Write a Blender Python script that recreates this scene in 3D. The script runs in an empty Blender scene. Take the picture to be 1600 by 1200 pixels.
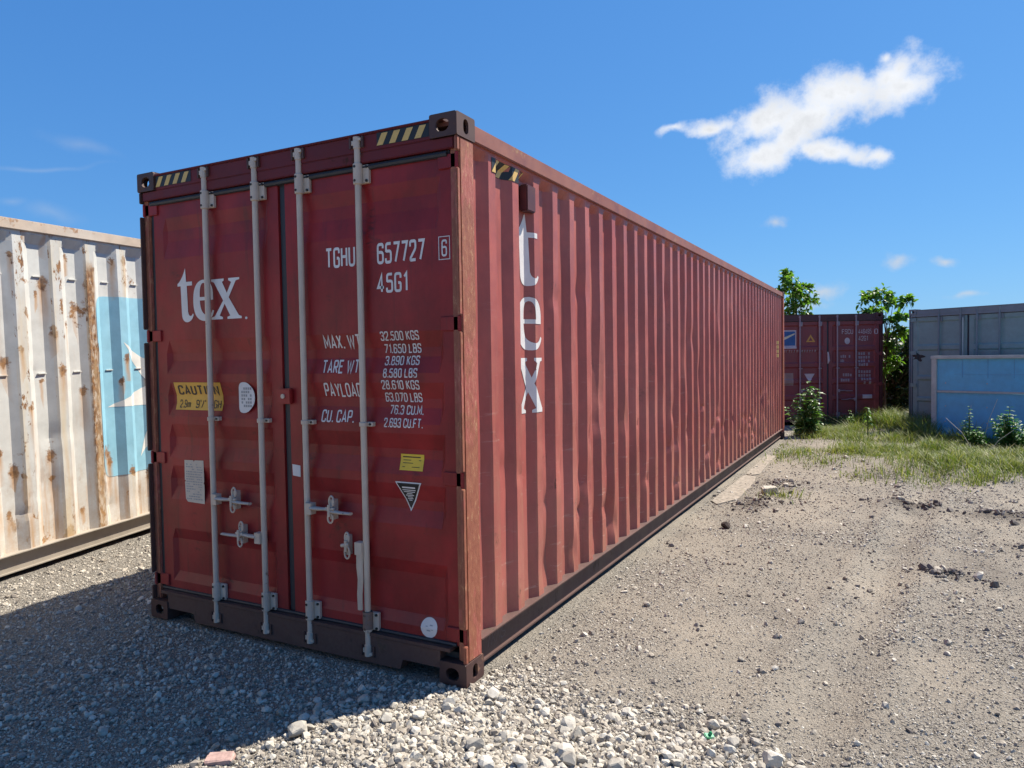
import bpy, bmesh, math, random
import numpy as np
from mathutils import Vector, Matrix, geometry
R = math.radians
random.seed(7)
rng = np.random.default_rng(11)
scene = bpy.context.scene
COL = scene.collection

# ------------------------------------------------------------------ camera
CAM = Vector((1.9057, -3.0828, 1.6700))
YAW, PIT, ROL, FPX = 0.48369, -0.035547, -0.015586, 1133.56
fw = Vector((-math.sin(YAW) * math.cos(PIT), math.cos(YAW) * math.cos(PIT), math.sin(PIT)))
r0 = Vector((math.cos(YAW), math.sin(YAW), 0)); u0 = r0.cross(fw)
rt = math.cos(ROL) * r0 + math.sin(ROL) * u0; upv = -math.sin(ROL) * r0 + math.cos(ROL) * u0
cd = bpy.data.cameras.new('camera'); cam = bpy.data.objects.new('camera', cd); COL.objects.link(cam)
M = Matrix((rt, upv, -fw)).transposed().to_4x4(); M.translation = CAM
cam.matrix_world = M
cd.sensor_width = 36; cd.lens = 36 * FPX / 1600; cd.clip_end = 3000; cd.clip_start = .05
scene.camera = cam
scene.cycles.max_bounces = 6; scene.cycles.diffuse_bounces = 3; scene.cycles.glossy_bounces = 2; scene.cycles.transmission_bounces = 2

# ------------------------------------------------------------------ sky, sun, exposure
SUN = Vector((0.52, 0.854, 0)).normalized(); ELEV = R(53.6)
SUNDIR = Vector((SUN.x * math.cos(ELEV), SUN.y * math.cos(ELEV), math.sin(ELEV)))
SKY_STRENGTH, SUN_STRENGTH, EXPOSURE = 0.057, 5.0, 0.92
scene.view_settings.view_transform = 'Standard'; scene.view_settings.look = 'None'
scene.view_settings.exposure = EXPOSURE; scene.view_settings.gamma = 1.0
scene.view_settings.use_curve_mapping = False
sl = bpy.data.lights.new('sun', 'SUN'); sl.energy = SUN_STRENGTH; sl.angle = R(0.53); sl.color = (1.0, .93, .82)
so = bpy.data.objects.new('sun', sl); COL.objects.link(so)
so.rotation_euler = SUNDIR.to_track_quat('Z', 'Y').to_euler(); so.location = (4, 6, 12)

world = bpy.data.worlds.new('World'); scene.world = world; world.use_nodes = True
wn = world.node_tree; wn.nodes.clear()
class NT:
    def __init__(s, t): s.t = t
    def n(s, typ, ins=None, **kw):
        o = s.t.nodes.new(typ)
        for k, v in kw.items(): setattr(o, k, v)
        for k, v in (ins or {}).items():
            sock = o.inputs[k]
            if hasattr(v, 'is_output'): s.t.links.new(v, sock)
            else: sock.default_value = v
        return o
    def m(s, op, a, b=0.0, c=None, clamp=False):
        ins = {0: a, 1: b}
        if c is not None: ins[2] = c
        return s.n('ShaderNodeMath', ins, operation=op, use_clamp=clamp).outputs[0]
    def v(s, op, a, b=None, out=0):
        ins = {0: a}
        if b is not None: ins[1] = b
        return s.n('ShaderNodeVectorMath', ins, operation=op).outputs[out]
    def noise(s, vec, scale, detail=4, rough=.55, lac=2.0, out=0):
        return s.n('ShaderNodeTexNoise', {'Vector': vec, 'Scale': scale, 'Detail': detail, 'Roughness': rough, 'Lacunarity': lac}).outputs[out]
    def ramp(s, f, a, b, lo=0., hi=1., mode='LINEAR'):
        return s.n('ShaderNodeMapRange', {0: f, 1: a, 2: b, 3: lo, 4: hi}, interpolation_type=mode, clamp=True).outputs[0]
    def mix(s, f, a, b, mode='MIX'):
        o = s.n('ShaderNodeMix', data_type='RGBA', blend_type=mode)
        for k, v in ((0, f), (6, a), (7, b)):
            if hasattr(v, 'is_output'): s.t.links.new(v, o.inputs[k])
            else: o.inputs[k].default_value = v if k == 0 or len(v) == 4 else (*v, 1)
        return o.outputs[2]
W = NT(wn)
sky = W.n('ShaderNodeTexSky', sky_type='NISHITA', sun_disc=False, sun_elevation=ELEV, sun_rotation=math.atan2(SUN.x, SUN.y),
          altitude=0, air_density=1.0, dust_density=0.25, ozone_density=3.0)
geo = W.n('ShaderNodeTexCoord'); D = geo.outputs['Generated']
wz = W.n('ShaderNodeSeparateXYZ', {0: D}).outputs[2]
# fair-weather clouds: soft lobes at given bearings (degrees) broken up by noise
def direction(px, py): return (fw + rt * ((px - 800) / FPX) - upv * ((py - 600) / FPX)).normalized()
def cloud_group(lobes, c0, nscale, lo, hi, amp, warp_amt=.05):
    """lobes: (bearing x, y, half-length, half-height, tilt), mapped to the tangent plane about bearing c0"""
    f = direction(*c0); r = f.cross(Vector((0, 0, 1))).normalized(); u = r.cross(f)
    def tp(px, py):
        d = direction(px, py); return Vector((d.dot(r) / d.dot(f), d.dot(u) / d.dot(f)))
    dz = W.v('DOT_PRODUCT', D, tuple(f), out=1)
    dzs = W.m('MAXIMUM', dz, .05)
    x = W.m('DIVIDE', W.v('DOT_PRODUCT', D, tuple(r), out=1), dzs)
    y = W.m('DIVIDE', W.v('DOT_PRODUCT', D, tuple(u), out=1), dzs)
    wv = W.n('ShaderNodeCombineXYZ', {0: x, 1: y, 2: 0.0}).outputs[0]
    warp = W.v('SUBTRACT', W.noise(wv, nscale * .55, 2, out=1), (.5, .5, .5))
    wsep = W.n('ShaderNodeSeparateXYZ', {0: warp})
    x = W.m('ADD', x, W.m('MULTIPLY', wsep.outputs[0], warp_amt)); y = W.m('ADD', y, W.m('MULTIPLY', wsep.outputs[1], warp_amt))
    acc = None
    for (px, py, a, b, t, *wt) in lobes:
        c = tp(px, py); ex = tp(px + a * math.cos(R(t)), py - a * math.sin(R(t))) - c; ey = tp(px + b * math.sin(R(t)), py + b * math.cos(R(t))) - c
        A, B, t2 = ex.length, ey.length, math.atan2(ex.y, ex.x); cc, ss = math.cos(t2), math.sin(t2)
        xx = W.m('SUBTRACT', x, c.x); yy = W.m('SUBTRACT', y, c.y)
        p = W.m('ADD', W.m('MULTIPLY', xx, cc / A), W.m('MULTIPLY', yy, ss / A))
        q = W.m('SUBTRACT', W.m('MULTIPLY', yy, cc / B), W.m('MULTIPLY', xx, ss / B))
        e = W.m('SUBTRACT', 1.0 - (wt[0] if wt else 0), W.m('SQRT', W.m('ADD', W.m('MULTIPLY', p, p), W.m('MULTIPLY', q, q))))
        acc = e if acc is None else W.n('ShaderNodeMath', {0: acc, 1: e, 2: .2}, operation='SMOOTH_MAX').outputs[0]
    nz = W.noise(wv, nscale, 6 if amp > 1.6 else 4, .64)
    dens = W.m('ADD', acc, W.m('MULTIPLY', W.m('SUBTRACT', nz, .5), amp))
    msk = W.ramp(dens, lo, hi, mode='SMOOTHSTEP')
    front = W.m('GREATER_THAN', dz, .3)
    return W.m('MULTIPLY', msk, front), nz, dens
c1, nz1, dn1 = cloud_group([(1408, 134, 76, 42, 8), (1390, 116, 58, 32, 20), (1300, 150, 110, 46, 12), (1200, 186, 95, 28, 24), (1110, 198, 80, 16, 6, .25), (1050, 208, 45, 13, 25, .45),
                      (1240, 208, 62, 46, 55), (1195, 240, 80, 30, 12), (1300, 236, 85, 20, -8, .05), (1375, 243, 42, 15, 8, .3), (1385, 86, 28, 14, 0, .45), (1260, 178, 115, 42, 20)],
                     (1260, 180), 21, -.22, .72, 2.0, .05)
c2, nz2, dn2 = cloud_group([(1285, 454, 42, 18, 0), (1250, 478, 60, 10, 0), (1402, 411, 26, 14, 5), (1473, 404, 26, 10, 0), (1208, 350, 22, 13, 20), (1510, 458, 40, 7, 5)],
                     (1290, 450), 34, -.1, 1.3, 1.8, .03)
c3, nz3, dn3 = cloud_group([(120, 225, 90, 16, -18), (60, 258, 150, 7, 0), (20, 312, 40, 12, -5), (90, 335, 70, 20, -15)],
                     (100, 270), 14, .0, 1.6, 1.2)
# film response of the sky colour: deeper, more even blue (one curve for the whole dome)
ss_ = W.n('ShaderNodeSeparateColor', {0: sky.outputs[0]})
skyc = W.n('ShaderNodeCombineColor', {0: W.m('MULTIPLY', W.m('POWER', ss_.outputs[0], .80), .585), 1: W.m('MULTIPLY', W.m('POWER', ss_.outputs[1], .62), 1.49), 2: W.m('MULTIPLY', W.m('POWER', ss_.outputs[2], .46), 3.30)}).outputs[0]
shade = W.ramp(W.m('ADD', W.m('MULTIPLY', dn1, .35), nz1), .45, .95, 1.03, .80)
white1 = W.n('ShaderNodeVectorMath', {0: (9.3, 9.5, 9.8), 3: shade}, operation='SCALE').outputs[0]
colr = W.mix(W.m('MULTIPLY', c1, .97), skyc, white1)
colr = W.mix(W.m('MULTIPLY', c2, .75), colr, (6.2, 6.5, 6.9))
colr = W.mix(W.m('MULTIPLY', c3, .28), colr, (5.5, 6.0, 6.6))
bg = W.n('ShaderNodeBackground', {0: colr, 1: SKY_STRENGTH})
wo = W.n('ShaderNodeOutputWorld', {0: bg.outputs[0]})
world.cycles.sampling_method = 'MANUAL'; world.cycles.sample_map_resolution = 256

# ------------------------------------------------------------------ helpers
def tag(o, label=None, cat=None, group=None, kind=None):
    for kk, vv in (('label', label), ('category', cat), ('group', group), ('kind', kind)):
        if vv: o[kk] = vv
    return o
def empty(name, loc=(0, 0, 0), rot=(0, 0, 0)):
    o = bpy.data.objects.new(name, None); COL.objects.link(o); o.location = loc; o.rotation_euler = rot
    o.empty_display_size = .2
    return o
class MB:
    def __init__(s): s.v = []; s.f = []
    def add(s, vs, fs):
        b = len(s.v); s.v += [tuple(a) for a in vs]; s.f += [tuple(i + b for i in f) for f in fs]; return s
    def box(s, x0, x1, y0, y1, z0, z1):
        vs = [(x, y, z) for z in (z0, z1) for y in (y0, y1) for x in (x0, x1)]
        return s.add(vs, [(0, 2, 3, 1), (4, 5, 7, 6), (0, 1, 5, 4), (2, 6, 7, 3), (0, 4, 6, 2), (1, 3, 7, 5)])
    def obox(s, c, ax, ay, az):
        c, ax, ay, az = map(Vector, (c, ax, ay, az))
        vs = [c + ax * i + ay * j + az * l for l in (-1, 1) for j in (-1, 1) for i in (-1, 1)]
        return s.add(vs, [(0, 2, 3, 1), (4, 5, 7, 6), (0, 1, 5, 4), (2, 6, 7, 3), (0, 4, 6, 2), (1, 3, 7, 5)])
    def tube(s, pts, rad, n=10, caps=True, flat=None):
        pts = [Vector(p) for p in pts]
        rads = rad if isinstance(rad, (list, tuple)) else [rad] * len(pts)
        base = len(s.v); prev = None
        for i, p in enumerate(pts):
            t = (pts[min(i + 1, len(pts) - 1)] - pts[max(i - 1, 0)])
            t = t.normalized() if t.length > 1e-9 else Vector((0, 0, 1))
            a = prev - t * prev.dot(t) if prev else (Vector((1, 0, 0)) if abs(t.x) < .8 else Vector((0, 1, 0)))
            a = (a - t * a.dot(t)).normalized(); b = t.cross(a); prev = a
            fl = flat if flat else 1.0
            for j in range(n):
                an = 2 * math.pi * j / n
                s.v.append(tuple(p + (a * math.cos(an) + b * math.sin(an) * fl) * rads[i]))
        for i in range(len(pts) - 1):
            for j in range(n):
                q = base + i * n; s.f.append((q + j, q + (j + 1) % n, q + n + (j + 1) % n, q + n + j))
        if caps:
            s.f.append(tuple(base + j for j in reversed(range(n)))); q = base + (len(pts) - 1) * n
            s.f.append(tuple(q + j for j in range(n)))
        return s
    def ring(s, c, ax, ay, R1, R2, r, n=16, m=6):
        """elliptic ring about c in plane ax, ay"""
        c, ax, ay = Vector(c), Vector(ax).normalized(), Vector(ay).normalized(); nn = ax.cross(ay); base = len(s.v)
        for i in range(n):
            a = 2 * math.pi * i / n; d = (ax * math.cos(a) * R1 + ay * math.sin(a) * R2); o = (ax * math.cos(a) + ay * math.sin(a))
            for j in range(m):
                b = 2 * math.pi * j / m; s.v.append(tuple(c + d + o * math.cos(b) * r + nn * math.sin(b) * r))
        for i in range(n):
            for j in range(m):
                s.f.append((base + i * m + j, base + ((i + 1) % n) * m + j, base + ((i + 1) % n) * m + (j + 1) % m, base + i * m + (j + 1) % m))
        return s
    def poly(s, outer, holes=(), place=lambda u, v: (u, v, 0)):
        loops = [[Vector((a, b, 0)) for a, b in l] for l in (outer, *holes)]
        tris = geometry.tessellate_polygon(loops); flat = [p for l in loops for p in l]
        return s.add([place(p.x, p.y) for p in flat], tris)
    def plate(s, outer, holes, d0, d1, place):
        """flat plate with holes: outline in (u,v), between depths d0 and d1"""
        loops = [[Vector((a, b, 0)) for a, b in l] for l in (outer, *holes)]
        tris = geometry.tessellate_polygon(loops); flat = [p for l in loops for p in l]; n = len(flat)
        vs = [place(p.x, p.y, d0) for p in flat] + [place(p.x, p.y, d1) for p in flat]
        fs = [tuple(t) for t in tris] + [tuple(i + n for i in reversed(t)) for t in tris]
        o = 0
        for l in loops:
            for i in range(len(l)):
                j = (i + 1) % len(l); fs.append((o + i, o + j, o + j + n, o + i + n))
            o += len(l)
        return s.add(vs, fs)
    def mesh(s, name, mat, bevel=0, smooth=False, seg=2):
        me = bpy.data.meshes.new(name); me.from_pydata(s.v, [], s.f); me.materials.append(mat)
        bm = bmesh.new(); bm.from_mesh(me)
        bmesh.ops.recalc_face_normals(bm, faces=bm.faces)
        if bevel:
            ed = [e for e in bm.edges if e.is_manifold and e.calc_face_angle(0) > .5]
            bmesh.ops.bevel(bm, geom=ed, offset=bevel, segments=seg, affect='EDGES', clamp_overlap=True)
        if smooth:
            for f in bm.faces: f.smooth = True
            for e in bm.edges:
                if e.is_manifold and e.calc_face_angle(0) > .7: e.smooth = False
        bm.to_mesh(me); bm.free(); return me
    def build(s, name, mat, parent=None, bevel=0, smooth=False, seg=2):
        o = bpy.data.objects.new(name, s.mesh(name, mat, bevel, smooth, seg)); COL.objects.link(o); o.parent = parent
        return o

# numpy value noise
def vnoise(x, y, seed=0):
    xi = np.floor(x).astype(np.int64); yi = np.floor(y).astype(np.int64); fx = x - xi; fy = y - yi
    fx = fx * fx * (3 - 2 * fx); fy = fy * fy * (3 - 2 * fy)
    def h(a, b):
        q = (a * 374761393 + b * 668265263 + seed * 1442695041) & 0xffffffff
        q = ((q ^ (q >> 13)) * 1274126177) & 0xffffffff
        return ((q ^ (q >> 16)) & 0xffff) / 65535.0
    return (h(xi, yi) * (1 - fx) + h(xi + 1, yi) * fx) * (1 - fy) + (h(xi, yi + 1) * (1 - fx) + h(xi + 1, yi + 1) * fx) * fy
def fbm(x, y, oct=4, seed=0):
    a = 0; s_ = 0; w = 1
    for i in range(oct): a = a + w * vnoise(x * 2 ** i, y * 2 ** i, seed + i); s_ += w; w *= .5
    return a / s_
def sm(x, a, b):
    t = np.clip((x - a) / (b - a), 0, 1); return t * t * (3 - 2 * t)

# ------------------------------------------------------------------ materials
def newmat(name):
    m = bpy.data.materials.new(name); m.use_nodes = True; t = m.node_tree
    b = t.nodes['Principled BSDF']; return m, NT(t), b
def plain(name, col, rough=.6, metal=0, var=.12, scale=8, bump=0.0):
    m, N, b = newmat(name); co = N.n('ShaderNodeTexCoord').outputs['Object']
    n1 = N.noise(co, scale, 5); f = N.ramp(n1, .3, .7, 1 - var, 1 + var)
    c = N.n('ShaderNodeVectorMath', {0: col, 3: f}, operation='SCALE').outputs[0]
    N.t.links.new(c, b.inputs['Base Color']); b.inputs['Roughness'].default_value = rough; b.inputs['Metallic'].default_value = metal
    if bump:
        bp = N.n('ShaderNodeBump', {'Height': n1, 'Strength': bump, 'Distance': .01}); N.t.links.new(bp.outputs[0], b.inputs['Normal'])
    return m
def paint(name, col, fade=None, fade_amt=.5, rust=.3, streak=.3, rough=.42, rustcol=(.13, .055, .028), rustcol2=(.30, .15, .07), spot_scale=2.2,
          dirt=.0, dirtcol=(.35, .29, .23), chip=0.0, bump=.15, vstretch=.12, spec=.5, drips=0.0, band=None, ribs=None, grime=0.0, scuff=None):
    """weathered steel paint: sun-faded blotches, rust patches with runs below, dust"""
    m, N, b = newmat(name); co = N.n('ShaderNodeTexCoord').outputs['Object']
    big = N.noise(co, 1.1, 4, .6); mid = N.noise(co, 7, 6, .65); fine = N.noise(co, 60, 4, .6)
    c = N.mix(N.m('MULTIPLY', N.ramp(big, .3, .7), fade_amt), col, fade or tuple(min(1, q * 1.5) for q in col))
    c = N.n('ShaderNodeVectorMath', {0: c, 3: N.ramp(mid, .25, .75, .86, 1.12)}, operation='SCALE').outputs[0]
    # vertical runs
    st = N.noise(N.v('MULTIPLY', co, (1, 1, vstretch)), 14, 5, .6)
    # rust patches: scattered spots, plus runs hanging below (sampled a little higher up)
    def spots(vec):
        a = N.noise(vec, spot_scale, 7, .68); q = N.noise(vec, spot_scale * 7, 4, .6)
        return N.m('ADD', a, N.m('MULTIPLY', N.m('SUBTRACT', q, .5), .22))
    lo = .74 - .26 * rust
    s0 = N.ramp(spots(co), lo, lo + .05)
    up_ = N.v('MULTIPLY', co, (1, 1, .22)); s1 = N.ramp(N.noise(up_, spot_scale * 2.2, 5, .6), .70 - .22 * streak, .92 - .2 * streak, 0, .75)
    runs = N.m('MULTIPLY', s1, N.ramp(st, .42, .66))
    rc = N.mix(N.ramp(N.noise(co, 26, 6, .7), .35, .65), rustcol, rustcol2)
    if streak: c = N.mix(N.m('MULTIPLY', runs, .6 * min(1, streak * 2)), c, rustcol2)
    if grime:
        gr_ = N.noise(N.v('MULTIPLY', co, (1, 1, .6)), 2.6, 7, .66); c = N.n('ShaderNodeVectorMath', {0: c, 3: N.ramp(gr_, .35, .65, 1 - .38 * grime, 1 + .12 * grime)}, operation='SCALE').outputs[0]
        sm_ = N.m('MULTIPLY', N.ramp(N.noise(co, 4.2, 6, .6), .61, .70), N.ramp(N.noise(N.v('MULTIPLY', co, (1, 1, 2.2)), 19, 5, .7), .46, .62)); c = N.mix(N.m('MULTIPLY', sm_, .8 * grime), c, (.022, .014, .013))
        sk_ = N.ramp(N.noise(N.v('MULTIPLY', co, (1, 1, .05)), 22, 4, .6), .58, .70, 0, .35 * grime); c = N.mix(sk_, c, (.06, .02, .018))
    if scuff:
        yy_ = N.n('ShaderNodeSeparateXYZ', {0: co}).outputs[1]; zz_ = N.n('ShaderNodeSeparateXYZ', {0: co}).outputs[2]
        ph_ = N.m('FRACT', N.m('DIVIDE', N.m('SUBTRACT', yy_, scuff[0] - .012), scuff[1])); rib_ = N.ramp(ph_, .32, .36, 1, 0)
        low_ = N.ramp(N.m('ADD', zz_, N.m('MULTIPLY', N.noise(co, 1.3, 3), .9)), .7, 2.4, 1, .10)
        sc1 = N.ramp(N.noise(N.v('MULTIPLY', co, (1, 1, .18)), 30, 6, .7), .50, .68); sc2 = N.ramp(N.noise(N.v('MULTIPLY', co, (.8, .8, .5)), 6, 5, .65), .44, .62)
        c = N.mix(N.m('MULTIPLY', N.m('MULTIPLY', rib_, low_), N.m('MULTIPLY', N.m('ADD', sc1, N.m('MULTIPLY', sc2, .6), clamp=True), .40)), c, (.45, .21, .125))
        pt_ = N.m('MULTIPLY', rib_, N.ramp(N.noise(N.v('MULTIPLY', co, (1, 1, .6)), 11, 7, .72), .64, .68)); c = N.mix(N.m('MULTIPLY', pt_, .8), c, (.13, .05, .03))
        pale_ = N.m('MULTIPLY', low_, N.ramp(N.noise(N.v('MULTIPLY', co, (.35, .35, 2.5)), 13, 6, .72), .60, .70, 0, .8)); c = N.mix(pale_, c, (.50, .31, .25))
    if drips:
        # rust blisters with brown runs below: one per cell, random size; two sizes of cell
        for sc_, wd, rad, thr in ((4.2, .055, .085, 1 - drips), (2.1, .07, .10, 1 - drips * .85)):
            vv = N.v('MULTIPLY', N.v('ADD', co, N.v('SCALE' if False else 'MULTIPLY', N.v('SUBTRACT', N.noise(co, 9, 3, out=1), (.5, .5, .5)), (.05, .05, .05))), (0, 1, .42))
            vo = N.n('ShaderNodeTexVoronoi', {'Vector': vv, 'Scale': sc_, 'Randomness': .9})
            df = N.n('ShaderNodeSeparateXYZ', {0: N.v('SUBTRACT', vv, vo.outputs['Position'])})
            cc_ = N.n('ShaderNodeSeparateColor', {0: vo.outputs['Color']}); on = N.m('GREATER_THAN', cc_.outputs[0], thr); sz = N.ramp(cc_.outputs[1], 0, 1, .35, 1.0)
            ay = N.m('ABSOLUTE', df.outputs[1]); dzz = N.m('DIVIDE', df.outputs[2], .42)
            rad_ = N.m('SQRT', N.m('ADD', N.m('MULTIPLY', ay, ay), N.m('MULTIPLY', dzz, N.m('MULTIPLY', dzz, .5))))
            wob = N.m('MULTIPLY', N.m('SUBTRACT', N.noise(co, 34, 4, .65), .5), .09)
            blob = N.m('MULTIPLY', on, N.ramp(N.m('ADD', rad_, wob), N.m('MULTIPLY', sz, rad * .32), N.m('MULTIPLY', sz, rad * .55), 1, 0))
            run = N.m('MULTIPLY', N.m('MULTIPLY', N.ramp(ay, N.m('MULTIPLY', sz, wd * .15), N.m('MULTIPLY', sz, wd), 1, 0), N.ramp(dzz, -.42, -.01, 0, 1)), N.m('MULTIPLY', N.m('LESS_THAN', dzz, 0.0), on))
            run = N.m('MULTIPLY', run, N.ramp(st, .3, .6, .35, 1.0))
            c = N.mix(N.m('MULTIPLY', run, .95), c, (.46, .24, .09)); c = N.mix(N.m('MULTIPLY', blob, .92), c, rc)
    if band:
        yy_ = N.n('ShaderNodeSeparateXYZ', {0: co}).outputs[1]; zz_ = N.n('ShaderNodeSeparateXYZ', {0: co}).outputs[2]
        bm_ = N.m('MULTIPLY', N.ramp(N.m('ABSOLUTE', N.m('SUBTRACT', yy_, (band[0] + band[1]) / 2)), (band[1] - band[0]) * .45, (band[1] - band[0]) * .75, 1, 0), N.ramp(zz_, 2.5, 2.62, 1, 0))
        bn_ = N.ramp(N.m('ADD', N.noise(N.v('MULTIPLY', co, (1, 1, .35)), 30, 6, .7), N.m('MULTIPLY', N.ramp(zz_, .2, 2.6), .06)), .44, .56)
        c = N.mix(N.m('MULTIPLY', bm_, .55), c, (.50, .36, .22)); c = N.mix(N.m('MULTIPLY', bm_, bn_), c, rc)
        ph_ = N.m('FRACT', N.m('DIVIDE', N.m('SUBTRACT', yy_, ribs[0] - .02), ribs[1])); on_rib = N.ramp(ph_, .30, .36, 1, 0)
        sp2 = N.ramp(N.m('ADD', N.noise(N.v('MULTIPLY', co, (1, 1, .45)), 16, 7, .72), N.m('MULTIPLY', N.noise(N.v('MULTIPLY', co, (.5, .5, .25)), 3.2, 3), .30)), .735, .775)
        yel = N.m('MULTIPLY', on_rib, N.ramp(N.noise(N.v('MULTIPLY', co, (1, 1, .10)), 9, 4, .6), .45, .65, 0, .6)); c = N.mix(yel, c, (.62, .50, .31)); c = N.mix(N.m('MULTIPLY', on_rib, sp2), c, rc)
        # corroded patches low on the wall
        lw_ = N.m('MULTIPLY', N.ramp(zz_, .25, 1.0, 1, 0), N.ramp(N.noise(N.v('MULTIPLY', co, (1, 1, .5)), 5.5, 6, .68), .56, .64)); c = N.mix(N.m('MULTIPLY', lw_, .9), c, rc); lw2 = N.m('MULTIPLY', N.ramp(zz_, .2, 1.3, 1, 0), N.ramp(N.noise(N.v('MULTIPLY', co, (1, 1, .08)), 12, 5, .65), .50, .66, 0, .8)); c = N.mix(lw2, c, (.44, .23, .09))
    if rust: c = N.mix(s0, c, rc)
    if chip:
        cm = N.m('GREATER_THAN', N.noise(co, 46, 6, .72), .70 - .1 * chip); c = N.mix(N.m('MULTIPLY', cm, .85), c, rustcol)
    if dirt:
        z = N.n('ShaderNodeSeparateXYZ', {0: co}).outputs[2]
        dm = N.m('MULTIPLY', N.ramp(N.m('ADD', z, N.m('MULTIPLY', N.m('SUBTRACT', mid, .5), .9)), .05, .8, dirt, dirt * .12), N.ramp(fine, .3, .7, .4, 1.0))
        c = N.mix(dm, c, dirtcol)
    b.inputs['Specular IOR Level'].default_value = spec
    N.t.links.new(c, b.inputs['Base Color'])
    rr = N.m('ADD', N.ramp(mid, .3, .7, rough - .08, rough + .12), N.m('MULTIPLY', s0, .35), clamp=True); N.t.links.new(rr, b.inputs['Roughness'])
    h = N.m('ADD', N.m('MULTIPLY', mid, .6), N.m('MULTIPLY', fine, .15)); h = N.m('ADD', h, N.m('MULTIPLY', s0, .35))
    bp = N.n('ShaderNodeBump', {'Height': h, 'Strength': bump, 'Distance': .01}); N.t.links.new(bp.outputs[0], b.inputs['Normal'])
    return m
MT = {}
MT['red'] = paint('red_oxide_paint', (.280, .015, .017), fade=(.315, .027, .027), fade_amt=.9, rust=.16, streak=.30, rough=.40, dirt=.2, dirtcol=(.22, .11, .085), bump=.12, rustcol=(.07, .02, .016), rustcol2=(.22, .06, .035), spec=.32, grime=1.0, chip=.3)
MT['redside'] = paint('bleached_sunlit_red_paint', (.365, .070, .055), fade=(.43, .130, .104), fade_amt=.85, rust=.16, streak=.50, rough=.46, dirt=.36, dirtcol=(.43, .23, .14), bump=.2, rustcol=(.12, .04, .025), rustcol2=(.46, .19, .085), spec=.5, spot_scale=3.2, grime=.55, scuff=(.366, .278))  # door paint again, bleached; sunlight on this side is also put into the colour
MT['redpost'] = paint('rusted_red_post_paint', (.36, .115, .065), fade=(.44, .17, .085), fade_amt=.9, rust=.40, streak=.95, rough=.55, rustcol=(.30, .105, .045), rustcol2=(.52, .28, .125), spot_scale=9, chip=.45, vstretch=.10)
def post_mat():
    m, N, b = newmat('scratched_rusty_post'); co = N.n('ShaderNodeTexCoord').outputs['Object']
    g1 = N.noise(N.v('MULTIPLY', co, (1, 1, .30)), 75, 6, .72); g2 = N.noise(N.v('MULTIPLY', co, (1, 1, .55)), 20, 7, .72); g3 = N.noise(N.v('MULTIPLY', co, (1, 1, .5)), 4.5, 7, .68)
    c = N.mix(N.ramp(g2, .32, .68), (.23, .062, .036), (.34, .120, .062))
    c = N.mix(N.ramp(g3, .50, .56, 0, .85), c, N.mix(N.ramp(g1, .4, .6), (.33, .070, .052), (.42, .13, .095)))
    c = N.mix(N.m('MULTIPLY', N.ramp(g1, .56, .64, 0, .9), N.ramp(g2, .42, .6)), c, (.50, .28, .145)); c = N.mix(N.ramp(g1, .40, .33, 0, .8), c, (.14, .05, .03))
    N.t.links.new(c, b.inputs['Base Color']); b.inputs['Roughness'].default_value = .62
    bp = N.n('ShaderNodeBump', {'Height': N.m('ADD', g1, N.m('MULTIPLY', g2, .7)), 'Strength': .35, 'Distance': .008}); N.t.links.new(bp.outputs[0], b.inputs['Normal']); return m
MT['redpost'] = post_mat()
MT['redrail'] = paint('faded_red_rail_paint', (.21, .06, .045), fade=(.30, .12, .08), fade_amt=.9, rust=.55, streak=.3, rough=.55, rustcol=(.16, .07, .04), rustcol2=(.42, .24, .14), spot_scale=5)
MT['sill'] = paint('dirty_brown_sill_paint', (.058, .021, .018), fade=(.080, .034, .028), fade_amt=.9, rust=.45, streak=.5, rough=.6, rustcol=(.035, .02, .016), rustcol2=(.09, .05, .03), spot_scale=5, dirt=.12)
MT['header'] = paint('grimy_red_header_paint', (.16, .014, .016), fade=(.09, .014, .014), fade_amt=.9, rust=.42, streak=.4, rough=.5, rustcol=(.03, .014, .012), rustcol2=(.10, .03, .02), spot_scale=3.5, spec=.3)
MT['cast'] = paint('rusted_dark_corner_casting', (.055, .026, .023), fade=(.10, .045, .034), fade_amt=.9, rust=.55, streak=.4, rough=.62, rustcol=(.075, .04, .028), rustcol2=(.2, .10, .06), spot_scale=7)
MT['rod'] = paint('beige_grey_galvanised_rod', (.50, .40, .31), fade=(.60, .50, .41), fade_amt=.8, rust=.30, streak=.4, rough=.45, rustcol=(.14, .085, .06), rustcol2=(.27, .18, .13), spot_scale=9)
MT['rodrust'] = paint('rust_stained_rod_end', (.16, .09, .07), fade=(.3, .24, .2), fade_amt=.9, rust=.5, streak=.4, rough=.6, spot_scale=9)
MT['gasket'] = plain('black_rubber_gasket', (.022, .024, .030), .55)
MT['bolt'] = plain('dark_bolt_steel', (.03, .026, .024), .5, .4)
MT['white'] = paint('white_stencil_paint', (.72, .69, .66), fade=(.62, .58, .55), fade_amt=.7, rust=0, streak=0, chip=.25, rough=.5, rustcol=(.22, .07, .06), bump=.02)
MT['whiteworn'] = paint('worn_white_stencil_paint', (.72, .69, .66), fade=(.5, .43, .41), fade_amt=.8, rust=0, streak=0, chip=.75, rough=.5, rustcol=(.2, .05, .045), bump=.02)
MT['yellow'] = paint('yellow_warning_paint', (.62, .38, .09), fade=(.66, .47, .2), fade_amt=.8, rust=0, streak=0, chip=.3, rough=.5, rustcol=(.1, .06, .03), bump=.02)
MT['black'] = plain('black_warning_paint', (.014, .013, .013), .5)
MT['ysticker'] = plain('yellow_sticker', (.72, .46, .03), .4)
MT['csticker'] = plain('orange_yellow_sticker', (.68, .36, .04), .4)
MT['ink'] = plain('dark_brown_print', (.03, .015, .012), .5)
MT['inkgrey'] = plain('grey_print', (.30, .30, .30), .5)
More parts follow.
